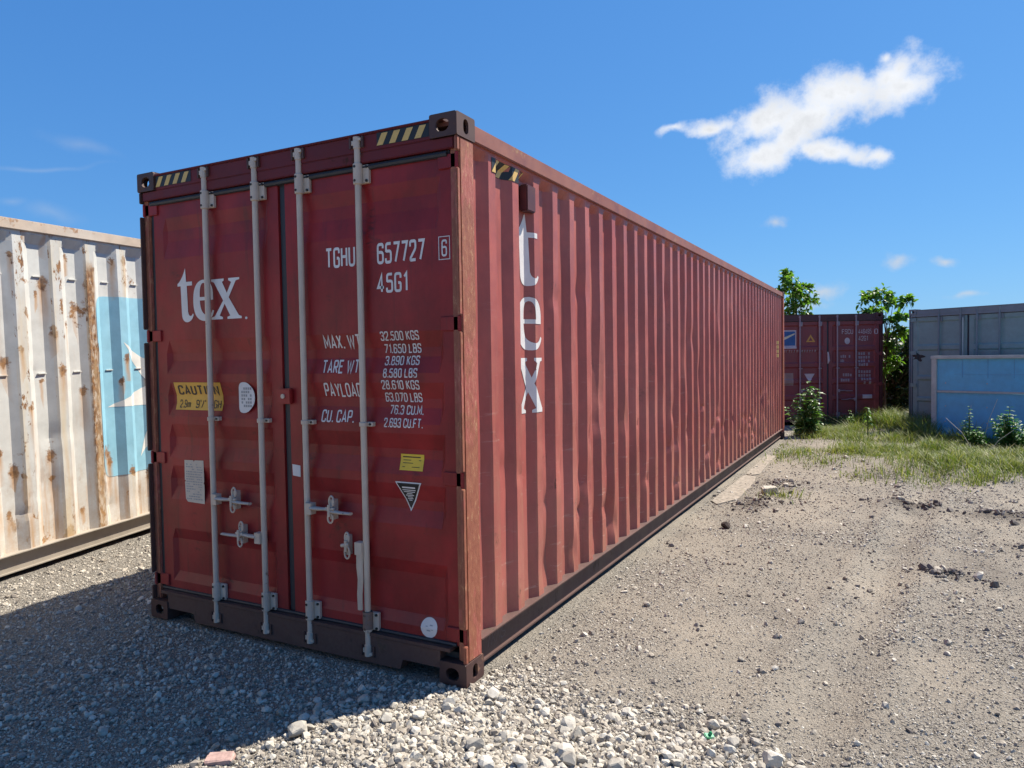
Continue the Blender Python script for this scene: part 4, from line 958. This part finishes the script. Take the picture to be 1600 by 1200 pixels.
def ico(sub):
    bm = bmesh.new(); bmesh.ops.create_icosphere(bm, subdivisions=sub, radius=1); v = np.array([q.co[:] for q in bm.verts]); f = np.array([[q.index for q in p.verts] for p in bm.faces]); bm.free(); return v, f
def crush(v, r_, cuts):
    v = v * (1 + r_.uniform(-.16, .16, (len(v), 1))); v = v * np.array([1.0, r_.uniform(.65, 1), r_.uniform(.45, .8)])
    for _ in range(cuts):
        n_ = r_.normal(size=3); n_ /= np.linalg.norm(n_); d = r_.uniform(.35, .7); e_ = np.maximum(v @ n_ - d, 0); v = v - e_[:, None] * n_
    return v
v1, f1 = ico(1); v2, f2 = ico(2)
small = np.stack([crush(v1, rng, 4) for _ in range(60)])
def inside(x, y, mg=.02):
    a = (x > -CW - mg) & (x < .0 + mg) & (y > -mg) & (y < CL)
    c_, s2 = math.cos(-YW), math.sin(-YW); X_ = x + 4.27; lx = X_ * c_ - y * s2
    return a | (lx < .02)
octa = np.array([[1, 0, 0], [-1, 0, 0], [0, 1, 0], [0, -1, 0], [0, 0, 1], [0, 0, -1.]]); octf = np.array([[0, 2, 4], [2, 1, 4], [1, 3, 4], [3, 0, 4], [2, 0, 5], [1, 2, 5], [3, 1, 5], [0, 3, 5]])
tiny = np.stack([octa * np.array([1, rng.uniform(.6, 1), rng.uniform(.5, .8)]) + rng.uniform(-.28, .28, (6, 3)) for _ in range(50)])
def scatter(n, size_fn, polar=True, region=None, shapes=None, sink=.12, rmax=17.0, dark=0.0):
    if polar:
        rr = np.exp(rng.uniform(math.log(2.0), math.log(rmax), n)); th = math.pi / 2 + YAW + rng.uniform(-R(50), R(48), n)
        x = CAM.x + rr * np.cos(th); y = CAM.y + rr * np.sin(th)
    else:
        x, y = region(n); rr = np.hypot(x - CAM.x, y - CAM.y)
    g_, d_ = gmasks(x, y)
    keep = ~inside(x, y)
    if polar: keep &= rng.uniform(0, 1, n) < (.38 + .62 * g_) * (1 - .5 * sm(y, 7.5, 9.5))
    x, y, rr, g_, d_ = x[keep], y[keep], rr[keep], g_[keep], d_[keep]; n = len(x)
    s = size_fn(n, rr, g_); t = np.clip(rng.normal(.60, .24, n) + .10 * g_, .05, 1); t = np.where(rng.uniform(0, 1, n) < np.maximum(d_ * .9, dark), rng.uniform(0, .15, n), t)
    z = ground_h(x, y) + s * sink
    q = rng.normal(size=(n, 4)); q[:, 1:3] *= .45; q /= np.linalg.norm(q, axis=1)[:, None]; w, a, b_, c_ = q.T
    Rm = np.stack([1 - 2 * (b_ * b_ + c_ * c_), 2 * (a * b_ - c_ * w), 2 * (a * c_ + b_ * w), 2 * (a * b_ + c_ * w), 1 - 2 * (a * a + c_ * c_), 2 * (b_ * c_ - a * w), 2 * (a * c_ - b_ * w), 2 * (b_ * c_ + a * w), 1 - 2 * (a * a + b_ * b_)], -1).reshape(n, 3, 3)
    shp = small if shapes is None else shapes; base = shp[rng.integers(0, len(shp), n)] * s[:, None, None]
    V = np.einsum('nij,nkj->nki', Rm, base) + np.stack([x, y, z], -1)[:, None, :]
    return V, t
parts = []
parts.append(scatter(90000, lambda n, r_, g_: np.clip(rng.lognormal(math.log(.0050), .50, n), .002, .020) * (.55 + .17 * r_) * (.8 + .35 * g_)))
def heap_region(n):
    i = rng.choice(len(HEAP), n, p=[.5, .38, .12]); H_ = np.array(HEAP)[i]
    return H_[:, 0] + rng.normal(size=n) * H_[:, 2] * .62, H_[:, 1] + rng.normal(size=n) * H_[:, 3] * .62
parts.append(scatter(11000, lambda n, r_, g_: np.clip(rng.lognormal(math.log(.0108), .48, n), .004, .030), False, heap_region, sink=.2))
parts.append(scatter(3200, lambda n, r_, g_: np.clip(rng.lognormal(math.log(.0095), .4, n), .005, .022), False, lambda n: (rng.uniform(-2.2, .3, n), rng.uniform(-1.9, .0, n)), sink=.4))
parts.append(scatter(900, lambda n, r_, g_: np.clip(rng.lognormal(math.log(.013), .42, n), .006, .03), False, lambda n: (rng.uniform(.1, 4.5, n), rng.uniform(.2, 8.5, n)), sink=.3))
for cx, cy, a_, b_, m_ in BUMPS[:7]: parts.append(scatter(70, lambda n, r_, g_: np.clip(rng.lognormal(math.log(.018), .5, n), .006, .05), False, lambda n: (rng.normal(cx, a_ * .55, n), rng.normal(cy, b_ * .6, n)), sink=.25, dark=.8))
tiny_V, tiny_T = scatter(200000, lambda n, r_, g_: np.clip(rng.lognormal(math.log(.0036), .35, n), .002, .008) * (.5 + .19 * r_), shapes=tiny, sink=.2, rmax=11.0)
V = np.concatenate([p_[0] for p_ in parts]); T = np.concatenate([p_[1] for p_ in parts])
ns = len(V); FF = (f1[None] + (np.arange(ns) * 12)[:, None, None]).reshape(-1, 3)
nt_ = len(tiny_V); FF = np.concatenate([FF, (octf[None] + (ns * 12 + np.arange(nt_) * 6)[:, None, None]).reshape(-1, 3)])
print('TINY', nt_)
gme = fast_mesh('gravel', np.concatenate([V.reshape(-1, 3), tiny_V.reshape(-1, 3)]), FF, m_gr, {'tone': np.concatenate([np.repeat(T, 12), np.repeat(tiny_T, 6)])})
gob_ = bpy.data.objects.new('gravel', gme); COL.objects.link(gob_); tag(gob_, 'small pale crushed gravel scattered all over the sandy yard', 'gravel', kind='stuff')

rocks = []
for i in range(14):
    v = crush(v2, rng, 6); me = bpy.data.meshes.new('rock'); me.from_pydata([tuple(a) for a in v], [], [tuple(int(q) for q in f) for f in f2]); me.materials.append(m_rk); rocks.append(me)
def rock(x, y, s, label, group=None, mat=None, name='rock', mesh=None, rot=None, sink=.3):
    o = bpy.data.objects.new(name, mesh or random.choice(rocks)); COL.objects.link(o)
    o.location = (x, y, float(ground_h(x, y)) + s * sink); o.scale = (s, s, s); o.rotation_euler = rot or (random.uniform(-.4, .4), random.uniform(-.4, .4), random.uniform(0, 6.28))
    return tag(o, label, 'rock', group)
n = 0
while n < 130:
    hx, hy, ha, hb_, hm = random.choices(HEAP, [.5, .4, .1])[0]
    x, y = random.gauss(hx, ha * .62), random.gauss(hy, hb_ * .62)
    if inside(np.array(x), np.array(y), .06) or (-.25 < x < .1 and -.12 < y < .05): continue
    if y < -.95 - .1 and x < .0: continue
    rock(x, y, min(.058, max(.021, random.lognormvariate(math.log(.027), .38))), 'pale crushed limestone rock in the loose heap by the near corner of the red container', 'limestone rocks heaped at the near corner', sink=.45); n += 1
n = 0
while n < 40:
    x, y = random.uniform(-2.1, -.1), random.uniform(-1.4, -.12)
    rock(x, y, random.uniform(.016, .034), 'grey rock lying in the shadow before the red container doors', 'rocks in the shade before the doors'); n += 1
n = 0
while n < 30:
    x, y = random.uniform(.4, 4.2), random.uniform(.5, 7.5)
    if y < 3.0 * (x - 2.3): continue
    rock(x, y, random.uniform(.014, .030), 'small pale rock lying loose on the sandy ground right of the red container', 'loose rocks on the sandy ground'); n += 1
# single stones that stand out
m_clod = plain('dark_soil_clod', (.06, .042, .034), .95, var=.4, scale=30, bump=.6)
def block(x, y, sx, sy, sz, rz, label, mat, name, cat, bevel=.012):
    mb = MB(); mb.box(-sx, sx, -sy, sy, 0, sz); o = mb.build(name, mat, None, bevel=bevel); rr = random.Random(int(x * 100))
    for v in o.data.vertices: v.co += Vector((rr.uniform(-1, 1), rr.uniform(-1, 1), rr.uniform(-1, 1))) * min(sx, sy, sz) * .16
    o.location = (x, y, float(ground_h(x, y)) - .005); o.rotation_euler = (.06, -.05, rz); return tag(o, label, cat)
block(.60, 6.05, .085, .06, .085, .35, 'pale angular stone block standing alone on dirt beside the red container', m_rk, 'stone_block', 'stone')
o = rock(.482, 4.05, .06, 'dark brown soil clod lying on pale sand beside the red container', name='soil_clod', sink=.45); o.data = o.data.copy(); o.data.materials.clear(); o.data.materials.append(m_clod); o['category'] = 'clod'
block(-.575, -1.03, .055, .03, .028, .5, 'broken pinkish brick piece at the bottom edge by the shadow line', plain('pink_brick', (.40, .26, .22), .9, var=.25, scale=40, bump=.4), 'brick_piece', 'brick', .005)
mb = MB(); mb.box(-.022, .022, -.014, .014, 0, .012); mb.tube([(.0, 0, .012), (.004, .004, .026)], .009, 7)
o = mb.build('plastic_scrap', plain('green_plastic', (.01, .30, .12), .35), None, bevel=.003); o.location = (1.205, .03, float(ground_h(1.205, .03)) + .012); o.rotation_euler = (.3, .2, .7)
tag(o, 'small bright green plastic scrap among the stones at the bottom', 'plastic scrap')
# concrete strip beside the red container
m_conc = plain('dusty_concrete', (.25, .215, .172), .95, var=.45, scale=22, bump=.8)
for pts, lab in (([(.06, 7.35), (.16, 7.28), (.24, 7.42), (.25, 8.8), (.20, 9.4), (.06, 9.5)], 'far pale broken concrete strip along the base of the red container'),
                 ([(.08, 5.3), (.20, 5.1), (.30, 5.5), (.34, 6.2), (.32, 6.9), (.26, 7.2), (.08, 7.25)], 'near pale broken concrete strip along the base of the red container')):
    ol = rounded(pts, .05, True); mb = MB(); mb.plate(ol, [], -.05, .006, lambda a, b_, d: (a + .03 * math.sin(b_ * 7), b_, d)); o = mb.build('concrete_strip', m_conc, None); tag(o, lab, 'concrete strip')

# ================================================================== vegetation
def leaf_mat(name, c0, c1, trans=.4, rough=.5):
    m, N, b = newmat(name); at = N.n('ShaderNodeAttribute', attribute_name='tone').outputs['Fac']
    c = N.mix(at, c0, c1); N.t.links.new(c, b.inputs['Base Color']); b.inputs['Roughness'].default_value = rough
    tr = N.n('ShaderNodeBsdfTranslucent', {0: N.mix(1.0, c, (1.0, 1.15, .45), 'MULTIPLY')})
    mx = N.n('ShaderNodeMixShader', {0: trans, 1: b.outputs[0], 2: tr.outputs[0]})
    N.t.links.new(mx.outputs[0], N.t.nodes['Material Output'].inputs[0]); return m
M_tree = leaf_mat('broad_green_leaf', (.07, .16, .02), (.20, .34, .05), .5, .4)
M_weed = leaf_mat('weed_leaf', (.05, .13, .025), (.17, .27, .07), .38, .4)
M_bush = leaf_mat('bright_weed_leaf', (.045, .14, .025), (.10, .25, .05), .4)
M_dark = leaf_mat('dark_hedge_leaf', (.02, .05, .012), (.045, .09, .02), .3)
M_grass = leaf_mat('grass_blade', (.085, .14, .022), (.36, .32, .13), .4, .6)
M_bark = plain('grey_brown_bark', (.10, .075, .05), .9, bump=.5, scale=20)
M_stem = plain('green_stem', (.07, .12, .03), .7)
def leaves_mesh(name, P, Dv, Nv, Ln, Wd, tone, mat, droop=.25):
    """P base points, Dv directions, Nv leaf normals (n,3); pointed oval leaves folded along the midrib, 8 triangles each"""
    n = len(P); Dv = Dv / np.linalg.norm(Dv, axis=1)[:, None]; S = np.cross(Dv, Nv); S /= np.linalg.norm(S, axis=1)[:, None] + 1e-9; U = np.cross(S, Dv)
    Ln = Ln[:, None]; Wd = Wd[:, None]
    dn = np.array([[0, 0, -1.]])
    V = np.stack([P, P + Dv * Ln * .28 + S * Wd * .42 + U * Wd * .10, P + Dv * Ln * .28 - S * Wd * .42 + U * Wd * .10, P + Dv * Ln * .3,
                  P + Dv * Ln * .62 + S * Wd * .40 + U * Wd * .10 + dn * Ln * droop * .3, P + Dv * Ln * .62 - S * Wd * .40 + U * Wd * .10 + dn * Ln * droop * .3, P + Dv * Ln * .64 + dn * Ln * droop * .35,
                  P + Dv * Ln + dn * Ln * droop], 1)
    f = np.array([[0, 3, 1], [0, 2, 3], [1, 3, 6], [1, 6, 4], [3, 2, 5], [3, 5, 6], [4, 6, 7], [6, 5, 7]])
    F_ = (f[None] + (np.arange(n) * 8)[:, None, None]).reshape(-1, 3)
    return fast_mesh(name, V.reshape(-1, 3), F_, mat, {'tone': np.repeat(tone, 8)}, smooth=False)
def rand_unit(n):
    v = rng.normal(size=(n, 3)); return v / np.linalg.norm(v, axis=1)[:, None]
def tree(name, label, loc, height, trunk_r, clumps, per, leaf, mat, cat='tree', group=None, spread=.35, bark=None):
    """clumps: (x,y,z,rad) local; each clump is the end of a limb with a fan of leaves round its twigs"""
    root = empty(name, (loc[0], loc[1], float(ground_h(loc[0], loc[1])) - .02)); tag(root, label, cat, group)
    tb = MB(); top = Vector((0, 0, height * .8)); wob = [Vector((random.uniform(-.04, .04) * i, random.uniform(-.04, .04) * i, height * .8 * i / 5)) for i in range(6)]
    tb.tube(wob, [trunk_r * (1 - .14 * i) for i in range(6)], 8)
    P, Dd, Nn = [], [], []
    for (cx, cy, cz, cr) in clumps:
        c_ = Vector((cx, cy, cz)); h0 = max(.15, min(cz * .65, height * .7)); k_ = h0 / (height * .8) * 5; i0 = int(k_); a = wob[min(i0, 5)].lerp(wob[min(i0 + 1, 5)], k_ - i0)
        mid = a.lerp(c_, .55) + Vector((0, 0, .08 * cr)); tb.tube([a, mid, c_], [trunk_r * .45, trunk_r * .28, trunk_r * .12], 6)
        nt = max(3, per // 7)
        for t_ in range(nt):
            d = Vector(rand_unit(1)[0]); d.z = abs(d.z) * .8 + .1 if random.random() < .7 else d.z; d.normalize(); e_ = c_ + d * cr * random.uniform(.55, 1.0)
            tb.tube([c_ - d * cr * .1, e_], [trunk_r * .11, trunk_r * .05], 4, caps=False)
            for l_ in range(7):
                f_ = random.uniform(.25, 1.05); p_ = c_.lerp(e_, f_); dd = (d * .6 + Vector(rand_unit(1)[0]) * .9 + Vector((0, 0, .15))).normalized()
                P.append(p_[:]); Dd.append(dd[:]); nn = Vector((random.gauss(0, .5), random.gauss(0, .5), 1)); Nn.append(nn[:])
    tb.build('trunk', bark or M_bark, root, smooth=True)
    P, Dd, Nn = map(np.array, (P, Dd, Nn)); n_ = len(P); L_ = rng.uniform(.65, 1.2, n_) * leaf
    me = leaves_mesh('crown', P, Dd, Nn, L_, L_ * rng.uniform(.5, .7, n_), np.clip(rng.normal(.5, .28, n_), 0, 1), mat)
    o = bpy.data.objects.new('crown', me); COL.objects.link(o); o.parent = root; return root
def at_px(px, dist, z=0):
    d = direction(px, 560); d2 = Vector((d.x, d.y)).normalized(); return (CAM.x + d2.x * dist, CAM.y + d2.y * dist)
# tree rising behind the far end of the maroon container
rg = random.Random(21)
cl = [(rg.uniform(-.45, .50), rg.uniform(-.5, .5), z, rg.uniform(.36, .5)) for z in (2.6, 2.9, 3.1, 3.3, 3.5, 3.6, 3.8, 4.0, 4.2, 4.3)] + [(-.30, .0, 4.55, .36), (-.36, .1, 4.85, .26), (.42, 0, 4.25, .32), (.0, .2, 3.9, .45), (.5, .1, 3.7, .35), (-.5, 0, 4.1, .35)]
x, y = at_px(1243, 31.0); tree('tree', 'young bright green broad-leaved tree rising right behind the far end of the red container', (x, y), 4.9, .06, cl, 98, .19, M_tree)
cl = [(rg.uniform(-.45, .45), rg.uniform(-.4, .4), z, rg.uniform(.24, .34)) for z in (2.1, 2.4, 2.6, 2.7)] + [(-.42, 0, 3.0, .28), (-.12, 0, 3.12, .30), (.18, .0, 2.95, .25), (.48, 0, 2.9, .20), (.30, .1, 2.5, .25), (.3, 0, 2.1, .25), (.05, 0, 1.8, .22), (.2, 0, 1.4, .22), (-.1, .1, 1.1, .22)]
x, y = at_px(1383, 20.6); tree('tree', 'leafy tree in the gap between the maroon container and the grey container', (x, y), 3.5, .032, cl, 98, .155, M_tree)
# dark undergrowth filling the gap
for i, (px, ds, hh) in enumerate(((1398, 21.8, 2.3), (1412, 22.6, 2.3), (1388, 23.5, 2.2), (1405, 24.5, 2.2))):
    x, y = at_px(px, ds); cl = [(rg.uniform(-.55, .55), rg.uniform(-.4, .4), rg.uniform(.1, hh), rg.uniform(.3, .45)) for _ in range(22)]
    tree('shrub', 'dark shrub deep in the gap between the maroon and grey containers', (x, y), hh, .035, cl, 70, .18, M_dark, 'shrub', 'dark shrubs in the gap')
# big leafy weed at the end of the red container
def weed(name, label, loc, height, stems, leaf, mat, spread, cat='weed', whorl=9, base_up=.08, droop=.35, group=None):
    root = empty(name, (loc[0], loc[1], float(ground_h(*loc)) - .01)); tag(root, label, cat, group); sb = MB(); P, Dd, Nn, Ls = [], [], [], []
    for s_i in range(stems):
        a = random.uniform(0, 6.28); rr = spread * (random.uniform(.2, 1) if s_i else .0); hh = height * (1 - .45 * rr / max(spread, .01)) * random.uniform(.8, 1.0) if s_i else height
        top = Vector((math.cos(a) * rr, math.sin(a) * rr, hh)); b0 = Vector((math.cos(a), math.sin(a), 0)) * rr * .25; md = b0.lerp(top, .5) + Vector((0, 0, hh * .06))
        sb.tube([b0, md, top], [.010, .008, .004], 5)
        for i in range(whorl):
            f_ = base_up + (1 - base_up) * i / (whorl - 1); p_ = b0.lerp(md, f_ * 2) if f_ < .5 else md.lerp(top, f_ * 2 - 1)
            for j in range(3):
                t_ = random.uniform(0, 6.28); ll = leaf * (1.05 - .5 * f_) * random.uniform(.7, 1.2); dd = Vector((math.cos(t_), math.sin(t_), random.uniform(.1, .6)))
                P.append(p_[:]); Dd.append(dd[:]); Nn.append((random.gauss(0, .3), random.gauss(0, .3), 1)); Ls.append(ll)
    sb.build('stem', M_stem, root, smooth=True)
    P, Dd, Nn, Ls = map(np.array, (P, Dd, Nn, Ls)); me = leaves_mesh('leaves', P, Dd, Nn, Ls, Ls * .48, np.clip(rng.normal(.5, .3, len(P)), 0, 1), mat, droop)
    o = bpy.data.objects.new('leaves', me); COL.objects.link(o); o.parent = root; return root
weed('weed', 'tall leafy weed growing beside the far bottom corner of the red container', (.40, 12.75), 1.10, 15, .25, M_weed, .46)
weed('sapling', 'thin young sapling with drooping leaves in the middle of the grass', (1.478, 12.4), .62, 2, .17, M_weed, .08, 'sapling', 5, .6, .7)
weed('bush', 'bright green leafy weed bush at the right edge before the blue bin', (3.66, 11.7), .74, 30, .15, M_bush, .48, 'bush', 10)
weed('bush', 'lower green weed left of the bright bush, under the blue bin', (3.22, 12.0), .36, 12, .13, M_bush, .35, 'bush', 7)
weed('bush', 'tall thin weed with pale top standing before the blue bin', (3.10, 12.0), .72, 3, .12, M_bush, .10, 'bush', 8, .3)
weed('bush', 'weed at the foot of the maroon container doors right of the tall weed', (1.05, 14.6), .40, 8, .13, M_weed, .45, 'bush', 6)
# dry stalks
for i, (px, d_, hh, lean) in enumerate(((1513, 15.4, .72, .05), (1536, 15.2, .85, .22), (1521, 14.6, .55, -.4), (1545, 14.2, .4, .35))):
    x, y = at_px(px, d_); mb = MB(); mb.tube([(0, 0, 0), (lean * .4, 0, hh * .55), (lean, .02, hh)], [.005, .004, .003], 5)
    o = mb.build('dry_stalk', plain('straw_stalk', (.55, .50, .40), .8) if i == 0 else bpy.data.materials['straw_stalk'], None); o.location = (x, y, float(ground_h(x, y)))
    tag(o, ('upright thin dry pale stalk before the blue bin', 'tall leaning dry pale stalk beside the green bush', 'short dry stalk bent left in the grass before the blue bin', 'short dry stalk leaning right in the weeds by the bush')[i], 'stalk')
# grass
def grass_density(x, y):
    front = 8.6 - 1.1 * sm(x, 1.2, 2.6) + .6 * sm(x, 2.9, 3.6); d = sm(y + 1.1 * (fbm(x * 1.1, y * 1.1, 3, 61) - .5), front - .25, front + .9)
    d = d * (.30 + .70 * sm(x + .25 * (y - 9), .7, 1.7)); patch = sm(fbm(x * 1.3, y * 1.3, 4, 63), .40, .58) * (.35 + .65 * sm(fbm(x * 5, y * 5, 2, 67), .3, .6))
    bare = np.exp(-((x - .75) / .45) ** 2 - ((y - 11.2) / 1.4) ** 2); d = d * (1 - .85 * bare)
    return d * (.10 + .90 * patch)
n = 230000
x = rng.uniform(.1, 7, n); y = rng.uniform(7.2, 17, n); keep = (rng.uniform(0, 1, n) < grass_density(x, y) * .85) & ~inside(x, y, .1)
x, y = x[keep], y[keep]
ex = [(0.72, 9.0, .16), (.55, 9.6, .2), (2.35, 7.6, .25), (2.0, 7.9, .3), (.95, 8.4, .2), (.75, 5.8, .12), (1.5, 7.6, .15)]
for cx, cy, r_ in ex: m_ = int(700 * r_); x = np.concatenate([x, rng.normal(cx, r_, m_)]); y = np.concatenate([y, rng.normal(cy, r_ * 1.2, m_)])
n = len(x); tall = sm(fbm(x * 1.6, y * 1.6, 3, 71), .4, .7); h = rng.uniform(.03, .10, n) * (1 + 1.8 * tall) * (.8 + .95 * sm(y, 10.5, 13))
az = rng.uniform(0, 2 * math.pi, n); lean = rng.uniform(.2, 1.5, n) * h; wd = rng.uniform(.005, .012, n)
B = np.stack([x, y, ground_h(x, y) - .005], -1); dx = np.stack([np.cos(az), np.sin(az), 0 * az], -1); sx = np.stack([-np.sin(az), np.cos(az), 0 * az], -1); zz3 = np.array([[0, 0, 1.]])
Vg = np.stack([B - sx * wd[:, None] * .5, B + sx * wd[:, None] * .5, B + dx * lean[:, None] * .35 + zz3 * h[:, None] * .6 + sx * wd[:, None] * .42, B + dx * lean[:, None] * .35 + zz3 * h[:, None] * .6 - sx * wd[:, None] * .42,
               B + dx * lean[:, None] + zz3 * h[:, None]], 1)
fg = np.array([[0, 1, 2], [0, 2, 3], [3, 2, 4]]); Fg = (fg[None] + (np.arange(n) * 5)[:, None, None]).reshape(-1, 3)
tn = np.clip(rng.normal(.24, .2, n) + .5 * (fbm(x * .8, y * .8, 3, 91) - .4), 0, 1)
tn = np.where(rng.uniform(0, 1, n) < .10, rng.uniform(.8, 1, n), tn)
gm2 = fast_mesh('grass', Vg.reshape(-1, 3), Fg, M_grass, {'tone': np.repeat(tn, 5)}); o = bpy.data.objects.new('grass', gm2); COL.objects.link(o)
tag(o, 'patchy sunlit yellow-green grass growing on the dirt before the far containers', 'grass', kind='stuff')
print('GRASS', n, 'STONES', ns)
